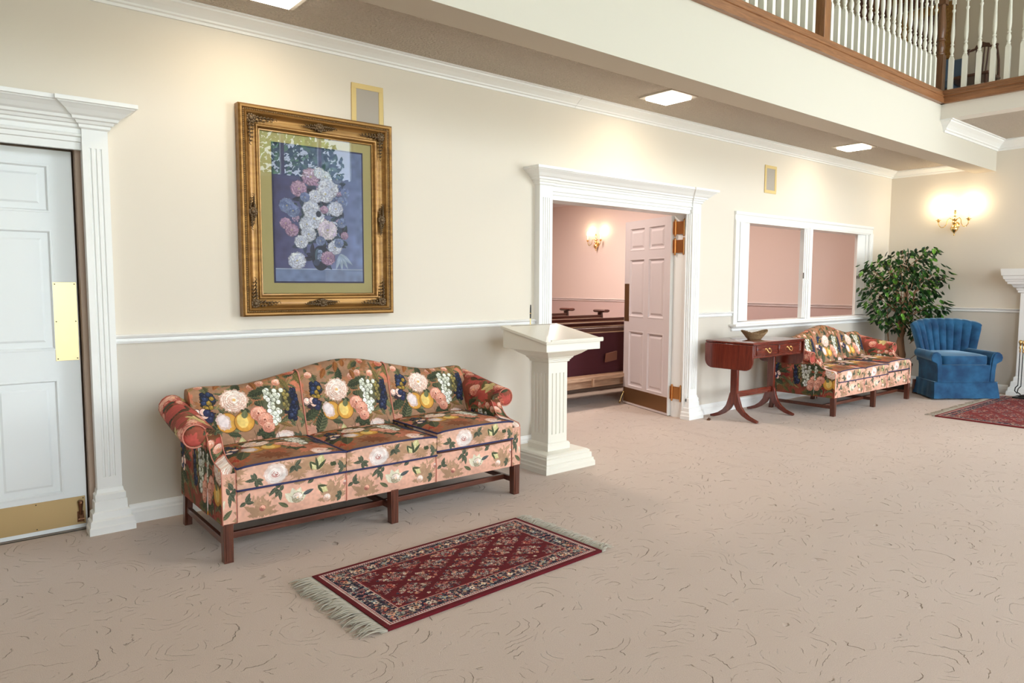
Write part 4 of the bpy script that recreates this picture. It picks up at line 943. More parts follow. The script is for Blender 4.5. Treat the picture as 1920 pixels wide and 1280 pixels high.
        # front wing under and before the scroll
        pr = [(.0, .19), (.0, .585), (-.135, .590), (-.150, .575), (-.165, .545), (-.185, .515), (-.215, .490), (-.255, .474), (-.300, .467), (-.338, .462), (-.352, .450), (-.356, .425), (-.356, .19)]
        def wing(p, q, tt): return (sg*tt, p, q)
        m0 = len(pr); V = [wing(p, q, .862) for p, q in pr]+[wing(p, q, .932) for p, q in pr]
        U = [((p+.53)/.70, (q-.13)/.78) for p, q in pr]+[((p+.53)/.70+.10, (q-.13)/.78) for p, q in pr]
        b.add(V, [tuple(range(m0)), tuple(range(m0, 2*m0))[::-1]]+[(i, (i+1) % m0, m0+(i+1) % m0, m0+i) for i in range(m0)], 0, U)
        arm = b.build('armrest', M['fabred'], s, smooth=50)
        # front post facing strip in the paler part of the cloth
        b = MB(); P = [(-.352, .450), (-.3585, .425), (-.3585, .19)]
        b.add([(sg*.864, -.3585, .195), (sg*.930, -.3585, .195), (sg*.930, -.3585, .44), (sg*.864, -.3585, .44)], [(0, 1, 2, 3)], 0, [(.3, .1), (.42, .1), (.42, .95), (.3, .95)])
        b.build('arm_facing', M['fabrail'], arm)
        b = MB()
        for xx in (.930, .864):
            b.tube([(sg*xx, p-.001, q+.001) for p, q in pr[2:]], .003, 6)
        cz = .660-.062
        b.tube([(sg*(.985+.058*math.cos(a)), -.137, cz+.058*math.sin(a)) for a in [math.radians(d) for d in range(150, -121, -18)]], .004, 6)
        b.build('arm_piping', M['pinkpipe'], arm, smooth=180)
        b = MB(); rr = []
        for k in range(15):
            a = math.radians(150-18*k); r_ = .054*(1-.0*k/15)
        b.lathe([(.001, -.152), (.02, -.150), (.040, -.146), (.052, -.138), (.054, -.130)], (sg*.985, 0, cz), 16, 0, 'y')
        b.build('scroll_face', M['pinkpipe'] if 0 else M['fabred'], arm, smooth=180, uvfn=lambda co, n: (co.x*1.5+.2, co.z*1.5))
    return s
s1 = make_sofa('near floral sofa under the gold-framed picture, beside the white lectern')
s2 = copy_tree(s1); s2.location = (8.055, -.563, 0)
s2['label'] = 'far floral sofa below the interior window, between the drop-leaf table and the potted tree'

# ---------------------------------------------------------------- lectern
lc = thing('lectern', 'white fluted pedestal lectern with slanted top beside the open doorway', 'lectern', (3.552, -.490, 0))
def rl4(b, hx, hy, lv, cy=0):
    return b.loft([[(-hx-o, cy-hy-o, z), (hx+o, cy-hy-o, z), (hx+o, cy+hy+o, z), (-hx-o, cy+hy+o, z)] for z, o in lv])
b = MB(); rl4(b, .205, .205, [(0, .042), (.035, .042), (.045, .034), (.060, .034), (.066, .024), (.100, .022), (.106, .012), (.118, .012), (.126, .0), (.128, -.004)]); b.build('base', M['lectern'], lc)
b = MB(); rl4(b, .094, .094, [(.126, .018), (.165, .018), (.178, .010), (.182, 0)])
def fl4(b, k, z0, z1):
    pts = []
    for (ax, ay, tx, ty) in ((-1, -1, 1, 0), (1, -1, 0, 1), (1, 1, -1, 0), (-1, 1, 0, -1)):
        pts.append((ax*k, ay*k))
        for i in range(4):
            c = 2*k*(.2+.2*i); nx, ny = -ty, tx
            for d, e in ((-.006, 0), (-.003, .006), (.003, .006), (.006, 0)): pts.append((ax*k+tx*(c+d)+nx*e, ay*k+ty*(c+d)+ny*e))
    b.prism(pts, lambda p, q, t: (p, q, t), z0, z1)
rl4(b, .094, .094, [(.182, 0), (.245, 0)]); fl4(b, .094, .245, .700); rl4(b, .094, .094, [(.70, 0), (.785, 0)]); b.build('shaft', M['lectern'], lc)
b = MB(); rl4(b, .094, .094, [(.780, .004), (.786, .012), (.795, .012), (.799, .020), (.806, .020), (.810, .028), (.822, .034), (.830, .050), (.845, .075), (.862, .096), (.868, .105), (.880, .105)]); b.build('capital', M['lectern'], lc)
b = MB(); b.prism([(-.262, .878), (.222, .878), (.222, 1.022), (-.262, .938)], lambda p, q, t: (t, p, q), -.268, .268); b.build('desk_box', M['lectern'], lc, bevel=.003)
b = MB(); b.prism([(-.278, .934), (.238, 1.024), (.234, 1.044), (-.282, .954)], lambda p, q, t: (t, p, q), -.285, .285)
b.prism([(-.278, .952), (-.266, .954), (-.268, .966), (-.280, .964)], lambda p, q, t: (t, p, q), -.235, .285); b.build('desk_top', M['lectern'], lc, bevel=.003)
b = MB(); b.box((-.20, .205, 1.038), (.24, .232, 1.041)); b.build('slot', M['screw'], lc)
t = thing('pen', 'black and gold pen standing upright at the back of the white lectern', 'pen', (3.558, -.262, 1.040))
b = MB(); b.tube([(0, 0, .0), (0, 0, .05)], [.004, .0045], 8); b.build('pen_tip', M['brass'], t)
b = MB(); b.tube([(0, 0, .05), (.0008, 0, .09), (.001, 0, .125), (.002, 0, .155)], [.005, .0058, .0055, .004], 10); b.build('pen_barrel', M['black'], t, smooth=60)
b = MB(); b.tube([(.001, 0, .086), (.001, 0, .092)], [.0064, .0064], 10); b.build('pen_band', M['brass'], t)

# ---------------------------------------------------------------- rugs
def fringe(x, ya, yb, sgn, n, ln, seed):
    rg = random.Random(seed); b = MB()
    for i in range(n):
        y = ya+(yb-ya)*(i+.5)/n; L_ = ln*rg.uniform(.75, 1.1); dy = rg.uniform(-.022, .022)+.014*math.sin(i*.35)
        P = [(x, y, .007)]
        for k in range(1, 5):
            f = k/4; P.append((x+sgn*L_*f, y+dy*f*f+rg.uniform(-.002, .002), .006+.012*math.sin(PI*f)*rg.uniform(.3, 1)+.001))
        b.tube(P, [.0026, .0028, .0028, .0024, .0016], 5)
    b.box((x, ya, .001), (x+sgn*.030, yb, .006))
    return b
t = thing('rug', 'small red and navy patterned rug with grey fringe in front of the near sofa', 'rug', (1.926, -1.670, 0), math.radians(2.0))
b = MB(); hx, hy = .626, .330
b.box((-hx, -hy, .001), (hx, hy, .013)); 
b.build('rug_body', M['rug'], t, uvfn=lambda co, n: ((co.x+hx)/(2*hx), (co.y+hy)/(2*hy)))
fringe(-hx, -hy, hy, -1, 120, .115, 1).build('fringe', M['fringe'], t, smooth=180)
fringe(hx, -hy, hy, 1, 120, .095, 2).build('fringe', M['fringe'], t, smooth=180)
t = thing('rug', 'large faded red patterned rug in front of the blue armchair and fireplace', 'rug', (9.02, -2.935, 0), 0)
b = MB(); b.box((-1.05, -1.37, .001), (1.05, 1.37, .014)); b.build('rug_body', M['rug2'], t, uvfn=lambda co, n: ((co.x+1.05)/2.1, (co.y+1.37)/2.74))
fb = fringe(1.37, -1.05, 1.05, 1, 150, .10, 3)
fb.v = [(-v[1], v[0], v[2]) for v in fb.v]; fb.build('fringe', M['fringe'], t, smooth=180)

# ---------------------------------------------------------------- drop-leaf table and basket
tb = thing('drop_leaf_table', 'mahogany drop-leaf sofa table with two small drawers beside the far sofa', 'table', (6.512, -.365, 0))
b = MB(); b.prism([(-.470, .775), (.470, .775), (.478, .782), (.478, .795), (.470, .800), (-.470, .800), (-.478, .795), (-.478, .782)], lambda p, q, t: (p, t, q), -.285, .255); b.build('tabletop', M['mahog'], tb, bevel=.002)
def dleaf(sx):
    pts = []; y0, y1, z1, z0, r = -.285, .255, .774, .525, .085
    pts += [(y0, z1), (y1, z1)]
    pts += [(y1-r+r*math.cos(a), z0+r+r*math.sin(a)) for a in [math.radians(-d) for d in (0, 15, 30, 45, 60, 75, 90)]]
    pts += [(y0+r+r*math.cos(a), z0+r+r*math.sin(a)) for a in [math.radians(-90-d) for d in (0, 15, 30, 45, 60, 75, 90)]]
    b = MB(); b.prism(pts, lambda p, q, t: (sx*t, p, q), .468, .486); return b
for sx in (-1, 1): dleaf(sx).build('drop_leaf', M['mahogz'], tb, bevel=.003)
b = MB(); b.box((-.455, -.255, .655), (.455, .235, .775)); b.box((-.46, -.262, .645), (.46, .24, .660)); b.build('apron', M['mahog'], tb, bevel=.002)
for x0, x1 in ((-.385, -.012), (.012, .385)):
    b = MB(); b.box((x0, -.266, .672), (x1, -.255, .762)); b.box((x0+.006, -.270, .678), (x1-.006, -.266, .756)); d = b.build('drawer', M['mahog'], tb, bevel=.002)
    c = (x0+x1)/2; b = MB()
    for s in (-1, 1): b.lathe([(.001, -.282), (.006, -.281), (.004, -.276), (.010, -.272), (.012, -.270)], (c+s*.032, 0, .728), 10, 0, 'y')
    b.tube([(c-.032, -.280, .726), (c-.030, -.290, .708), (c-.014, -.294, .694), (c, -.295, .690), (c+.014, -.294, .694), (c+.030, -.290, .708), (c+.032, -.280, .726)], .0042, 8)
    b.build('drawer_pull', M['brass'], d, smooth=50)
for s in (-1, 1):
    b = MB(); x = s*.425
    b.box((x-.03, -.262, .665), (x+.03, -.256, .770))
    for k in range(5):
        z = .680+.018*k; b.ball((x-.007, -.264, z), .010, 6, 0, 1, .6, 1); b.ball((x+.007, -.264, z+.008), .010, 6, 0, 1, .6, 1)
    b.build('carved_block', M['mahogz'], tb, smooth=50)
for s in (-1, 1):
    x = s*.337; b = MB()
    b.box((x-.018, -.038, .16), (x+.018, .038, .655))
    for q in (-1, 1):
        # sabre leg curving out to a pointed foot
        cen = [(0.015, .27), (.03, .19), (.06, .125), (.11, .075), (.17, .040), (.225, .022), (.268, .013)]; th = [.028, .036, .030, .023, .018, .015, .010]
        rings = []
        for (yy, zz), h_ in zip(cen, th):
            i = cen.index((yy, zz)); a = cen[max(0, i-1)]; c = cen[min(len(cen)-1, i+1)]; dy, dz = c[0]-a[0], c[1]-a[1]; l = math.hypot(dy, dz); ny, nz = -dz/l, dy/l
            rings.append([(x-.017, q*(yy-ny*h_), zz-nz*h_), (x+.017, q*(yy-ny*h_), zz-nz*h_), (x+.017, q*(yy+ny*h_), zz+nz*h_), (x-.017, q*(yy+ny*h_), zz+nz*h_)])
        rings = [[(p[0], p[1], max(0.0, p[2])) for p in r] for r in rings]
        b.loft(rings)
    b.build('pedestal', M['mahogz'], tb, bevel=.003)
b = MB(); b.box((-.335, -.012, .225), (.335, .012, .285)); b.box((-.335, -.015, .245), (.335, .015, .265)); b.build('stretcher', M['mahog'], tb, bevel=.003)
t = thing('wicker_basket', 'small oval wicker basket on top of the drop-leaf table', 'basket', (6.455, -.395, .800), math.radians(-20))
t.scale = (.86, .86, .82)
b = MB(); rings = []
SEG = 36
for r, z, in_ in ((.075, .0, 0), (.085, .008, 0), (.115, .040, 0), (.145, .075, 0), (.155, .090, 0), (.150, .093, 0), (.138, .075, 0), (.108, .042, 0), (.075, .012, 0)):
    rings.append([((r*1.12+.004*math.sin(9*2*PI*i/SEG))*math.cos(2*PI*i/SEG), r*.62*math.sin(2*PI*i/SEG), z+(.022*math.cos(2*2*PI*i/SEG)*(z/.09)+.004*math.sin(12*2*PI*i/SEG)*(z > .07))) for i in range(SEG)])
rings = [[(p[0], p[1], max(0, p[2])) for p in r] for r in rings]
b.loft(rings); b.build('basket_body', M['wicker'], t, smooth=60)
b = MB()
for ph in (0, PI):
    b.tube([(.170*math.cos(a)+.006*math.cos(14*a+ph), .096*math.sin(a)+.004*math.cos(14*a+ph), .092+.022*math.cos(2*a)+.006*math.sin(14*a+ph)) for a in [2*PI*i/90 for i in range(90)]], .0045, 6, closed=True)
b.build('braided_rim', M['wicker'], t, smooth=180)
t = thing('door_wedge', 'small dark door wedge lying on the carpet by the right door casing', 'wedge', (5.974, -.213, 0), .4)
b = MB(); b.loft([[(-.028, -.016, 0), (.028, -.016, 0), (.028, .016, 0), (-.028, .016, 0)], [(-.022, -.013, .012), (.016, -.013, .018), (.016, .013, .018), (-.022, .013, .012)]]); b.ball((.0, 0, .018), .008, 8)
b.build('wedge_body', M['bronze'], t, smooth=40)

# ---------------------------------------------------------------- blue channel-back armchair
ch = thing('armchair', 'blue velvet channel-back armchair with skirt beside the fireplace', 'armchair', (9.635, -1.095, 0), -.666)
hw, hf = .375, -.34
b = MB()   # body
b.loft([[(-.335, -.325, z), (.335, -.325, z), (.27, .16, z), (-.27, .16, z)] for z in (.17, .415)]); b.box((-.30, -.342, .19), (.30, -.32, .415)); b.build('body', M['velvet'], ch, bevel=.02, bseg=3)
b = MB(); rg = random.Random(2)
def sk_ring(z, o, fold):
    P = []; 
    corners = [(-hw, hf), (hw, hf), (hw-.09, .16), (-hw+.09, .16)]
    for k in range(4):
        a, c = corners[k], corners[(k+1) % 4]; n = 14
        for i in range(n):
            f = i/n; x, y = a[0]+(c[0]-a[0])*f, a[1]+(c[1]-a[1])*f; nx, ny = [(0, -1), (1, 0), (0, 1), (-1, 0)][k]
            w_ = fold*.006*math.sin(f*PI*7+k)+fold*(.012 if i in (0, 1, n-1) else 0)
            P.append((x+(nx*(o+w_))+(o if x > 0 else -o)*(1 if i == 0 else 0)*.6, y+ny*(o+w_), z))
    return P
b.loft([sk_ring(.215, -.004, 0), sk_ring(.205, .004, .1), sk_ring(.11, .012, .6), sk_ring(.020, .020, 1)], caps=False)
b.loft([sk_ring(.215, -.005, 0), sk_ring(.020, .010, .9)], caps=True)
b.build('skirt', M['velvet'], ch, smooth=50)
b = MB(); b.tube([(p[0]*1.005, p[1]*1.005, .212) for p in sk_ring(.21, .003, 0)], .005, 6, closed=True); b.build('skirt_piping', M['velvet'], ch, smooth=180)
# cushion
b = MB(); nx, ny = 12, 10; rings = []
def cush(z, ins): 
    P = []
    for i in range(40):
        a = 2*PI*i/40; c, s_ = math.cos(a), math.sin(a); e = .28
        P.append((math.copysign(abs(c)**e, c)*(.285-ins), -.045+math.copysign(abs(s_)**e, s_)*(.300-ins), z))
    return P
b.loft([cush(.415, .02), cush(.420, .004), cush(.432, 0), cush(.505, 0), cush(.522, .006), cush(.534, .05), cush(.548, .12), cush(.553, .2)]); b.build('seat_cushion', M['velvet'], ch, smooth=50)
# back: nine channels fanning outward
NCH = 9; b = MB(); nu, nv = NCH*6, 10; V = []
def back_pt(u, v, front):
    a = (u-.5)*2; fan = .62+.38*v
    wid = .315+.140*v**1.1
    x = .075+a*wid*(1-.04*a*a)-.075*(1-v)*.6; top = .905+.02-.055*abs(a)**3.2
    z = .36+(top-.36)*v
    y = .180+.155*v-.13*abs(a)**2.2*(.8+.2*v)
    if front:
        p = (u*NCH) % 1; puff = abs(math.sin(PI*p))**.55; d = .050+.030*puff*(min(1, 6*(1-v)+.35))
        if v > .93: d *= .8
        return (x, y-d, z)
    return (x*1.01, y+.035, z)
vs = []; 
vv = [0, .15, .3, .45, .6, .75, .86, .94, .985]
for k, v in enumerate(vv): vs += [back_pt(i/nu, v, True) for i in range(nu+1)]
# rounded top
vs += [tuple(np.array(back_pt(i/nu, 1, True))*.55+np.array(back_pt(i/nu, 1, False))*.45+np.array((0, 0, .012+.006*abs(math.sin(PI*((i/nu*NCH) % 1))))))  for i in range(nu+1)]
for v in (.985, .8, .4, 0): vs += [back_pt(i/nu, v, False) for i in range(nu+1)]
nr = len(vv)+1+4; n = nu+1
fs = [(r*n+c, r*n+c+1, (r+1)*n+c+1, (r+1)*n+c) for r in range(nr-1) for c in range(nu)]
fs += [tuple(r*n for r in range(nr)), tuple(r*n+nu for r in range(nr))[::-1]]
b.add(vs, fs); b.build('channel_back', M['velvet'], ch, smooth=75)
for sg in (-1, 1):
    b = MB(); rings = []
    for k in range(11):
        f = k/10; y = -.335+.44*f; r = .058-.006*f; cx = .366-.050*f; cz = .512+.015*f
        o5 = -.045*f; pts = [(.286+o5, .20), (.286+o5, .40), (.294+o5, cz-.02), (.312+o5, cz+.030)]+[(cx+r*math.cos(a), cz+r*math.sin(a)) for a in [math.radians(d) for d in (135, 112, 90, 68, 45, 20, -5, -30, -55, -80)]]+[(.362+o5, cz-.072), (.346+o5, .38), (.342+o5, .20)]
        ins = .0 if k else .0
        rings.append([(sg*p[0], y, p[1]) for p in pts])
    b.loft(rings); b.build('armrest', M['velvet'], ch, smooth=50)
    b = MB(); fr = [(q_[0]*.965, q_[1]) for q_ in [(.296, .215), (.300, .34), (.312, .42), (.322, .50), (.345, .548), (.385, .562), (.43, .545), (.447, .505), (.435, .462), (.40, .445), (.372, .43), (.362, .36), (.356, .215)]]
    b.loft([[(sg*x, -.336, z) for x, z in fr], [(sg*(x*.985+.005), -.350, z) for x, z in fr]]); b.build('arm_front', M['velvet'], ch, smooth=40, bevel=.006)
for x, y in ((-.28, -.21), (.28, -.21), (-.3, .17), (.3, .17)):
    b = MB(); b.box((x-.02, y-.02, 0), (x+.02, y+.02, .18)); b.build('leg', M['legw'], ch)

# ---------------------------------------------------------------- ficus tree
fx = thing('potted_ficus', 'leafy ficus tree in a dark pot in the corner behind the far sofa', 'plant', (9.80, -.46, 0), -.68)
b = MB(); b.lathe([(.105, 0), (.115, .01), (.150, .30), (.158, .31), (.158, .335), (.142, .335), (.138, .29), (.02, .29)], (0, 0, 0), 24); b.build('pot', M['pot'], fx, smooth=40)
b = MB(); b.lathe([(.138, .285), (.12, .305), (.07, .32), (.01, .325)], (0, 0, 0), 20); b.build('moss', M['moss'], fx, smooth=180)
rg = random.Random(11)
b = MB(); tips = []
def limb(P, r0, r1):
    n = len(P); b.tube(P, [r0+(r1-r0)*i/(n-1) for i in range(n)], 8)
limb([(0, -.02, .28), (.02, -.03, .45), (-.015, -.01, .62), (.025, -.02, .80), (.0, -.02, .95), (.03, -.03, 1.10), (.04, -.02, 1.28), (.02, .02, 1.46)], .046, .018)
limb([(-.02, .02, .28), (-.035, .02, .5), (.015, .02, .66), (-.025, .01, .84), (-.05, .02, 1.0), (-.09, .03, 1.12), (-.04, .03, 1.24), (-.10, .02, 1.36), (-.14, .04, 1.52), (-.17, .05, 1.66)], .034, .010)
limb([(.03, .01, .28), (.05, .0, .5), (.03, .01, .7), (.07, .0, .9), (.12, -.02, 1.1), (.16, -.02, 1.3), (.22, -.03, 1.48)], .018, .008)
limb([(-.06, .03, .28), (-.11, .05, .5), (-.14, .06, .75), (-.15, .07, .98), (-.12, .08, 1.2)], .010, .006)
# leaf clusters: (centre, radii, count)
CL = []
for U, V, ru, rv_, n in ((1690, 540, 60, 60, 260), (1700, 484, 55, 22, 120), (1742, 502, 34, 20, 80), (1665, 500, 42, 26, 100), (1632, 512, 24, 26, 60), (1655, 545, 34, 22, 80), (1700, 528, 44, 28, 130), (1745, 552, 24, 28, 70), (1720, 566, 34, 24, 90),
      (1746, 592, 16, 18, 30), (1654, 578, 16, 12, 40), (1684, 584, 22, 16, 50), (1722, 598, 28, 14, 50), (1764, 514, 13, 12, 16), (1735, 468, 16, 9, 18), (1672, 668, 10, 5, 5), (1745, 628, 8, 5, 4)):
    CL.append((((U-1694)*.0080, rg.uniform(-.10, .06), 1.88-(V-458)*.0080), (ru*.0075, .13, rv_*.0082), n))
lb = MB()
def leaf_at(p, d, up, ln, wd):
    d = d.normalized(); s_ = d.cross(up)
    if s_.length < .05: s_ = d.cross(Vector((1, 0, 0)))
    s_.normalize(); nn = s_.cross(d); c = wd*.22
    q = [p, p+d*ln*.30+s_*wd*.42-nn*0, p+d*ln*.62+s_*wd*.40, p+d*ln, p+d*ln*.62-s_*wd*.40, p+d*ln*.30-s_*wd*.42, p+d*ln*.30-nn*c, p+d*ln*.66-nn*c+nn*(-.1*ln)*.2]
    lb.add([tuple(x) for x in q], [(0, 1, 6), (1, 2, 7, 6), (2, 3, 7), (0, 6, 5), (6, 7, 4, 5), (7, 3, 4)])
for c, r, n in CL:
    base = Vector((c[0]*.35, c[1], c[2]-.16)); cc = Vector(c)
    for k in range(max(2, n//14)):
        e = cc+Vector((max(-.6, min(.6, rg.gauss(0, .4)))*r[0], max(-.6, min(.6, rg.gauss(0, .4)))*r[1], rg.gauss(0, r[2]*.5)))
        if 9.80+e.x*.778+e.y*.629 > XC-.05 or -.46-e.x*.629+e.y*.778 > -.05: continue
        m_ = (base+e)/2+Vector((rg.uniform(-.03, .03), rg.uniform(-.03, .03), .03)); b.tube([base, m_, e], [.005, .004, .002], 5)
    for k in range(n):
        dv = Vector((rg.gauss(0, 1), rg.gauss(0, 1), rg.gauss(0, 1))); dv.normalize(); f = rg.uniform(.35, 1)**.6
        p = cc+Vector((dv.x*r[0], dv.y*r[1], dv.z*r[2]))*f; d = Vector((dv.x*.8+rg.uniform(-.4, .4), dv.y*.8+rg.uniform(-.4, .4), -.55+rg.uniform(-.4, .35)))
        q_ = p+d.normalized()*.1; wx, wy = 9.80+q_.x*.778+q_.y*.629, -.46-q_.x*.629+q_.y*.778
        if wx > XC-.04 or wy > -.04 or (wx > 9.25 and wy < -.95 and q_.z < .98): continue
        leaf_at(p, d, Vector((rg.uniform(-.5, .5), rg.uniform(-.5, .5), 1)), rg.uniform(.070, .105), rg.uniform(.040, .060))
b.build('trunk', M['bark'], fx, smooth=60); lb.build('foliage', M['leaf'], fx)

# ---------------------------------------------------------------- wall sconces
def make_sconce(label, loc, rz, grp):
    s = thing('wall_sconce', label, 'sconce', loc, rz, grp)   # local: wall at y=0, arms toward -y
    b = MB(); b.lathe([(.001, -.004), (.03, -.004), (.045, -.008), (.048, -.014), (.035, -.02), (.02, -.03), (.012, -.045)][::-1], (0, 0, -.02), 18, 0, 'y'); 
    b.lathe([(.001, -.155), (.006, -.150), (.010, -.140), (.006, -.132), (.005, -.122), (.012, -.118), (.016, -.110), (.040, -.085), (.046, -.062), (.040, -.040), (.022, -.022), (.012, -.012), (.020, -.004), (.030, .008), (.030, .020), (.018, .032), (.012, .040), (.024, .052), (.024, .064), (.012, .074), (.009, .088), (.018, .098), (.018, .106), (.010, .116), (.009, .134), (.016, .140), (.017, .150), (.010, .158), (.012, .166), (.016, .172), (.001, .176)], (0, -.062, .0), 18)
    b.build('sconce_body', M['brass'], s, smooth=50)
    for sg in (-1, 1):
        P = [(sg*.012, -.062, .028), (sg*.030, -.07, .060), (sg*.058, -.078, .075), (sg*.080, -.085, .050), (sg*.085, -.09, .0), (sg*.110, -.098, -.040), (sg*.145, -.105, -.045), (sg*.172, -.110, -.010), (sg*.176, -.112, .030)]
        b = MB(); Q = []
        for i in range(len(P)-1):
            for f in (0, .5): Q.append(tuple(np.array(P[i])*(1-f)+np.array(P[i+1])*f))
        b.tube(Q+[P[-1]], .0048, 8)
        b.lathe([(.004, .026), (.012, .030), (.018, .036), (.012, .044), (.030, .050), (.034, .056), (.010, .060), (.012, .068), (.011, .072)], (sg*.176, -.112, -.002), 14)
        a = b.build('arm', M['brass'], s, smooth=60)
        b = MB(); b.lathe([(.0095, .068), (.0095, .150), (.006, .152)], (sg*.176, -.112, -.002), 10); b.build('candle_sleeve', M['candle'], a)
        b = MB(); b.lathe([(.004, .150), (.010, .165), (.013, .182), (.010, .205), (.003, .228)], (sg*.176, -.112, -.002), 10); b.build('bulb', M['bulb'], a, smooth=180)
    return s
grp = 'brass two-arm wall sconces'
sc1 = make_sconce('brass two-arm candle sconce on the end wall above the blue armchair', (XC, -.835, 2.155), -PI/2, grp)
sc2 = copy_tree(sc1); sc2.location = (PX, 5.42, 2.16); sc2['label'] = 'brass candle sconce on the pink chapel wall, seen through the open doorway'
def plamp(loc, e):
    d = bpy.data.lights.new('sconce_lamp', 'POINT'); d.energy = e; d.color = (1, .80, .52); d.shadow_soft_size = .02; o = bpy.data.objects.new('sconce_lamp', d); C.objects.link(o); o.location = loc
for sg in (-1, 1): plamp((XC-.112, -.835+sg*.176, 2.155+.25), 4.5)
for sg in (-1, 1): plamp((PX-.112, 5.42+sg*.176, 2.16+.25), 2.2)

# ---------------------------------------------------------------- fireplace mantel and tools
mt_ = thing('fireplace_mantel', 'white stepped fireplace mantel at the right edge of the room', 'mantel', (XC, -2.6, 0))
def mlo(b, y0, y1, xf, lv): return b.loft([[(0, y0-o, z), (-xf-o, y0-o, z), (-xf-o, y1+o, z), (0, y1+o, z)] for z, o in lv])
b = MB(); mlo(b, -1.00, 1.00, .10, [(1.265, 0), (1.27, .010), (1.295, .012), (1.30, .022), (1.325, .026), (1.335, .05), (1.37, .066), (1.375, .085)])
mlo(b, -1.02, 1.02, .14, [(1.375, .075), (1.40, .078), (1.405, .092), (1.43, .10), (1.435, .112), (1.475, .118), (1.48, .130), (1.53, .136), (1.56, .138)]); b.build('mantel_shelf', M['trim'], mt_)
for y0, y1 in ((.76, .985), (-.985, -.76)):
    b = MB(); mlo(b, y0, y1, .09, [(0, .075), (.05, .075), (.055, .060), (.10, .060), (.105, .042), (.17, .040), (.175, .018), (.225, .018), (.235, 0), (1.27, 0)]); b.build('pilaster', M['trim'], mt_)
b = MB(); b.box((0, -.76, 1.05), (-.06, .76, 1.27)); b.build('frieze', M['trim'], mt_)
b = MB(); b.box((0, -.76, 0), (-.03, .76, 1.05)); b.build('firebox', M['black'], mt_)
ft = thing('fireplace_tools', 'brass and black fireplace tool set standing at the right edge', 'fire tools', (10.02, -1.80, .0155))
b = MB(); b.box((-.10, -.10, 0), (.10, .10, .018)); b.lathe([(.07, .018), (.05, .035), (.012, .045)], (0, 0, 0), 16); b.build('stand_base', M['black'], ft, bevel=.004)
b = MB(); b.tube([(0, 0, .03), (0, 0, .62)], .007, 10); b.lathe([(.006, .60), (.016, .63), (.010, .65), (.018, .67), (.008, .69), (.020, .71), (.026, .735), (.018, .758), (.004, .765)], (0, 0, 0), 14)
b.tube([(-.09, .02, .63), (.09, -.02, .63)], .006, 8); b.build('stand_pole', M['brass'], ft, smooth=50)
for k, (x, y) in enumerate(((-.08, .02), (.08, -.02), (-.01, .07))):
    b = MB(); b.tube([(x*1.1, y, .15), (x*1.05, y, .55)], .005, 8); b.tube([(x*1.1, y, .15), (x*1.1-.02, y+.02, .12), (x*1.2, y+.03, .08), (x, y, .05)], .006, 8); tl = b.build('tool', M['black'], ft, smooth=60)
    b = MB(); b.lathe([(.005, .54), (.010, .56), (.007, .58), (.014, .60), (.008, .62), (.014, .645), (.022, .668), (.014, .688), (.002, .694)], (x*1.05, y, 0), 12); b.build('tool_handle', M['brass'], tl, smooth=50)

# ---------------------------------------------------------------- pews in the chapel
def make_pew(i, y, x0, x1, lab):
    p = thing('pew', lab, 'pew', ((x0+x1)/2, y, 0), 0, 'dark pews in the chapel'); w = (x1-x0)/2
    b = MB(); b.prism([(-.012, .28), (.014, .28), (-.046, .83), (-.070, .83)], lambda q, z, t: (t, -q+.0, z), -w, w)
    b.build('back_panel', M['maroon'], p)
    b = MB(); b.prism([(.036, .815), (.080, .815), (.086, .842), (.080, .858), (.030, .858)], lambda q, z, t: (t, q, z), -w, w); b.build('top_rail', M['pew'], p, bevel=.004)
    b = MB(); b.box((-w, .028, .800), (w, .040, .814)); b.build('rail_edge_highlight', M['kneel'], p)  # pale strip painted in for the light caught on the top rail's edge
    b = MB(); b.box((-w, .0, .36), (w, .46, .43)); b.build('seat', M['maroon'], p, bevel=.01)
    for s in (-1, 1):
        b = MB(); b.box((s*w-.02, -.02, 0), (s*w+.02, .46, .44)); b.prism([(-.02, .4), (.10, .4), (.11, .90), (.03, .90)], lambda q, z, t: (s*w+t, q, z), -.02, .02); e = b.build('pew_end', M['pew'], p, bevel=.005)
        b = MB(); b.loft([[(s*w-k, -.09+.035-k*.4, z), (s*w+k, -.09+.035-k*.4, z), (s*w+k, .09+.055+k*.4, z), (s*w-k, .09+.055+k*.4, z)] for z, k in ((.895, .03), (.905, .055), (.925, .065), (.94, .05), (.945, .03))]); b.build('end_cap', M['pew'], e)
    b = MB(); b.box((-w, -.17, .318), (w, -.03, .345)); b.box((-w, -.17, .300), (w, -.16, .318)); b.box((-w, -.05, .20), (w, -.03, .32)); k_ = b.build('kneeler', M['kneel'], p, bevel=.004)
    n = int(2*w/.85)
    for j in range(n): x = -w+.45+j*.85; b = MB(); b.box((x-.012, -.19, .235), (x+.012, -.17, .32)); b.build('kneeler_bracket', M['kneel'], k_)
    return p
pl = ['nearest dark wooden pew with maroon back in the chapel, just inside the doorway', 'second dark wooden pew from the doorway in the chapel', 'third dark wooden pew from the doorway in the chapel', 'fourth pew from the doorway, its end cap showing nearest the open door', 'farthest visible pew, its end cap showing at the left of the doorway']
for i, (y, xr) in enumerate(((1.36, 9.1), (2.20, 9.1), (3.02, 9.1), (3.84, 8.70), (4.66, 8.70))): pass
pl = ['nearest dark wooden pew with maroon back in the chapel, just inside the doorway', 'second dark wooden pew behind the nearest one in the chapel', 'third dark wooden pew from the doorway in the chapel', 'fourth pew from the doorway, its raised end cap nearest the open door leaf', 'farthest visible pew, its end cap showing toward the left of the doorway']
for i in range(5): make_pew(i, 1.23+.805*i-.06, 3.4, 8.45, pl[i])
t = thing('card_holder', 'small tan card holder on the back of the nearest chapel pew', 'card holder', (5.97, 1.11, .44))
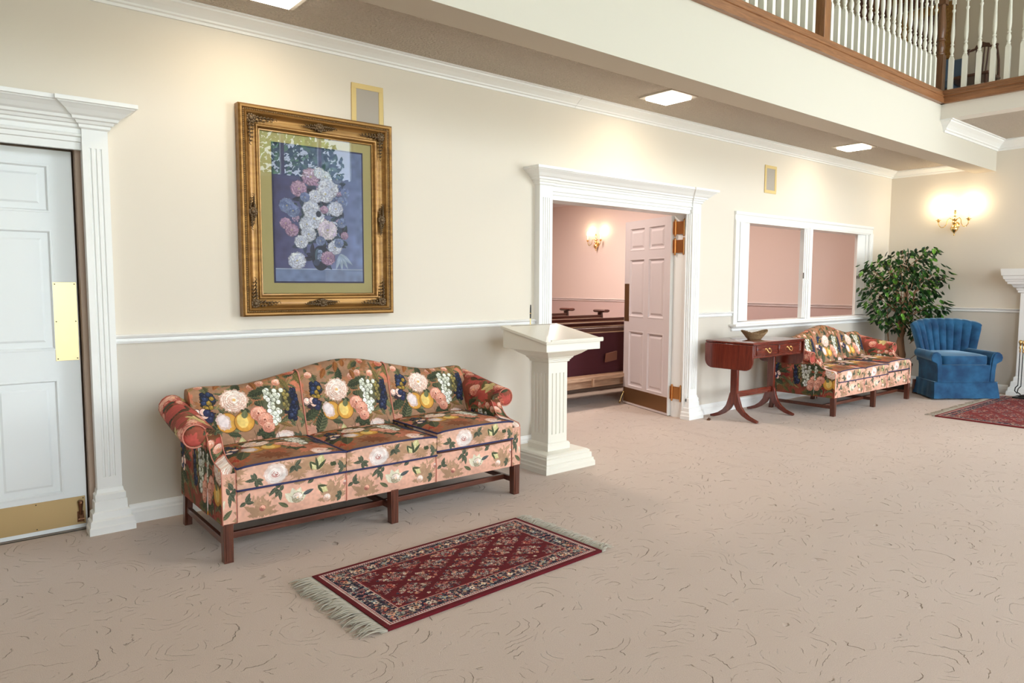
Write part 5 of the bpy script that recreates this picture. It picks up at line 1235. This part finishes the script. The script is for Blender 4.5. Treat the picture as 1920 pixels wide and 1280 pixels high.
b = MB(); b.loft([[(-.09, 0, .03), (.09, 0, .05), (.09, .02, .05), (-.09, .02, .03)], [(-.075, 0, .13), (.095, 0, .15), (.095, .02, .15), (-.075, .02, .13)]]); b.build('holder_body', M['tan'], t)

# ---------------------------------------------------------------- upstairs things seen through the balusters
def pic(name, label, y0, y1, z0, z1, mtf, fw, inner):
    t = thing(name, label, 'picture', (XC, (y0+y1)/2, z0)); hw_ = (y1-y0)/2; h_ = z1-z0
    b = MB(); rings = []
    for q, d in [(0, 0), (0, .045), (.012, .055), (.03, .05), (fw*.6, .03), (fw-.012, .038), (fw, .02), (fw, 0)]: rings.append([(-d, -hw_+q, q), (-d, hw_-q, q), (-d, hw_-q, h_-q), (-d, -hw_+q, h_-q)])
    b.loft(rings, caps=False); b.build('frame', mtf, t, smooth=30)
    b = MB(); b.box((0, -hw_+fw-.005, fw-.005), (-.012, hw_-fw+.005, h_-fw+.005)); b.build('canvas', inner, t)
pic('framed_picture', 'tall gold-framed picture upstairs beside the corner newel post', -.700, -.05, 4.285, 5.02, M['gold'], .12, M['pew'])
pic('framed_picture', 'dark-framed picture high on the upstairs end wall behind the balusters', -.50, .53, 5.05, 5.95, M['pew'], .12, M['bronze'])
t = thing('side_chair', 'dark wooden spindle-back chair upstairs behind the right-hand balusters', 'chair', (9.88, -1.12, FZ), -PI/2+.0)
b = MB(); b.box((-.22, -.20, .42), (.22, .22, .455)); b.build('seat', M['chairwood'], t, bevel=.01)
for x, y in ((-.19, -.17), (.19, -.17), (-.18, .19), (.18, .19)):
    b = MB(); b.tube([(x, y, 0), (x*.95, y*.95, .43)], .018, 8); b.build('leg', M['chairwood'], t)
for s in (-1, 1):
    b = MB(); b.tube([(s*.20, .20, .44), (s*.185, .225, .65), (s*.150, .25, .84)], [.016, .014, .013], 8); b.ball((s*.150, .25, .85), .022, 8); b.build('back_post', M['chairwood'], t, smooth=60)
for x in (-.06, -.02, .02, .06):
    b = MB(); b.tube([(x*.8, .21, .44), (x, .232, .68), (x*1.05, .25, .87)], .009, 6); b.build('spindle', M['chairwood'], t, smooth=60)
b = MB(); crest = [(-.155, .83), (-.12, .86), (-.085, .865), (-.07, .895), (-.035, .905), (0, .925), (.035, .905), (.07, .895), (.085, .865), (.12, .86), (.155, .83), (.10, .835), (.05, .855), (0, .86), (-.05, .855), (-.10, .835)]
b.prism(crest, lambda p, q, tt: (p, tt, q), .238, .262); b.build('crest_rail', M['chairwood'], t, bevel=.004)
for k, (y, x, z1, wv, lab) in enumerate(((-.60, 9.98, .83, .13, 'blue upholstered chair upstairs just behind the corner newel post'), (-.825, 9.98, .80, .065, 'narrow blue upholstered chair upstairs between the newel post and the spindle-back chair'))):
    t = thing('upholstered_chair', lab, 'chair', (x, y, FZ), -PI/2, 'blue upstairs chairs')
    b = MB(); b.box((-wv, -.22, .36), (wv, .20, .46)); b.build('seat', M['rackblue'], t, bevel=.02)
    b = MB(); b.loft([[(-wv, .18+q*.08, .44+q), (wv, .18+q*.08, .44+q), (wv, .25+q*.08, .44+q), (-wv, .25+q*.08, .44+q)] for q in (0, z1-.46, z1-.44)]); b.build('backrest', M['rackblue'], t, bevel=.02)
    for sx in (-1, 1):
        for sy in (-.18, .18):
            b = MB(); b.box((sx*(wv-.03)-.015, sy-.015, 0), (sx*(wv-.03)+.015, sy+.015, .37)); b.build('leg', M['chairwood'], t)

# ---------------------------------------------------------------- garden beyond the hall window
b = MB(); b.box((-30, -40, -.4), (40, -8.4, -.3)); struct('ground', b, M['ground'])
rg = random.Random(21)
for i, (x, y, z, r) in enumerate(((1.2, -13.5, 3.0, 2.3), (6.2, -13.5, 4.0, 2.4), (11.4, -13.5, 3.2, 2.3))):
    t = thing('garden_tree', ['leafy green tree outside the hall window, left of the middle tree', 'tall leafy green tree right outside the upper hall window', 'leafy green tree outside the hall, at the fireplace end'][i], 'tree', (x, y, -.3), 0, 'garden trees outside'); b = MB()
    b.tube([(0, 0, 0), (.1, 0, z-.5)], [.16, .10], 8); b.build('trunk', M['bark'], t)
    b = MB()
    for k in range(5200 if i == 1 else 700):
        d = Vector((rg.gauss(0, 1), rg.gauss(0, 1), rg.gauss(0, 1))).normalized()*r*rg.uniform(.7, 1)
        p = Vector((0, 0, z))+d; u = Vector((rg.uniform(-1, 1), rg.uniform(-1, 1), rg.uniform(-1, 1))).normalized()*(.085 if i == 1 else .2); v_ = u.orthogonal().normalized()*(.05 if i == 1 else .12)
        b.add([tuple(p-u), tuple(p+v_), tuple(p+u), tuple(p-v_)], [(0, 1, 2, 3)])
    b.build('foliage', M['grass'], t)
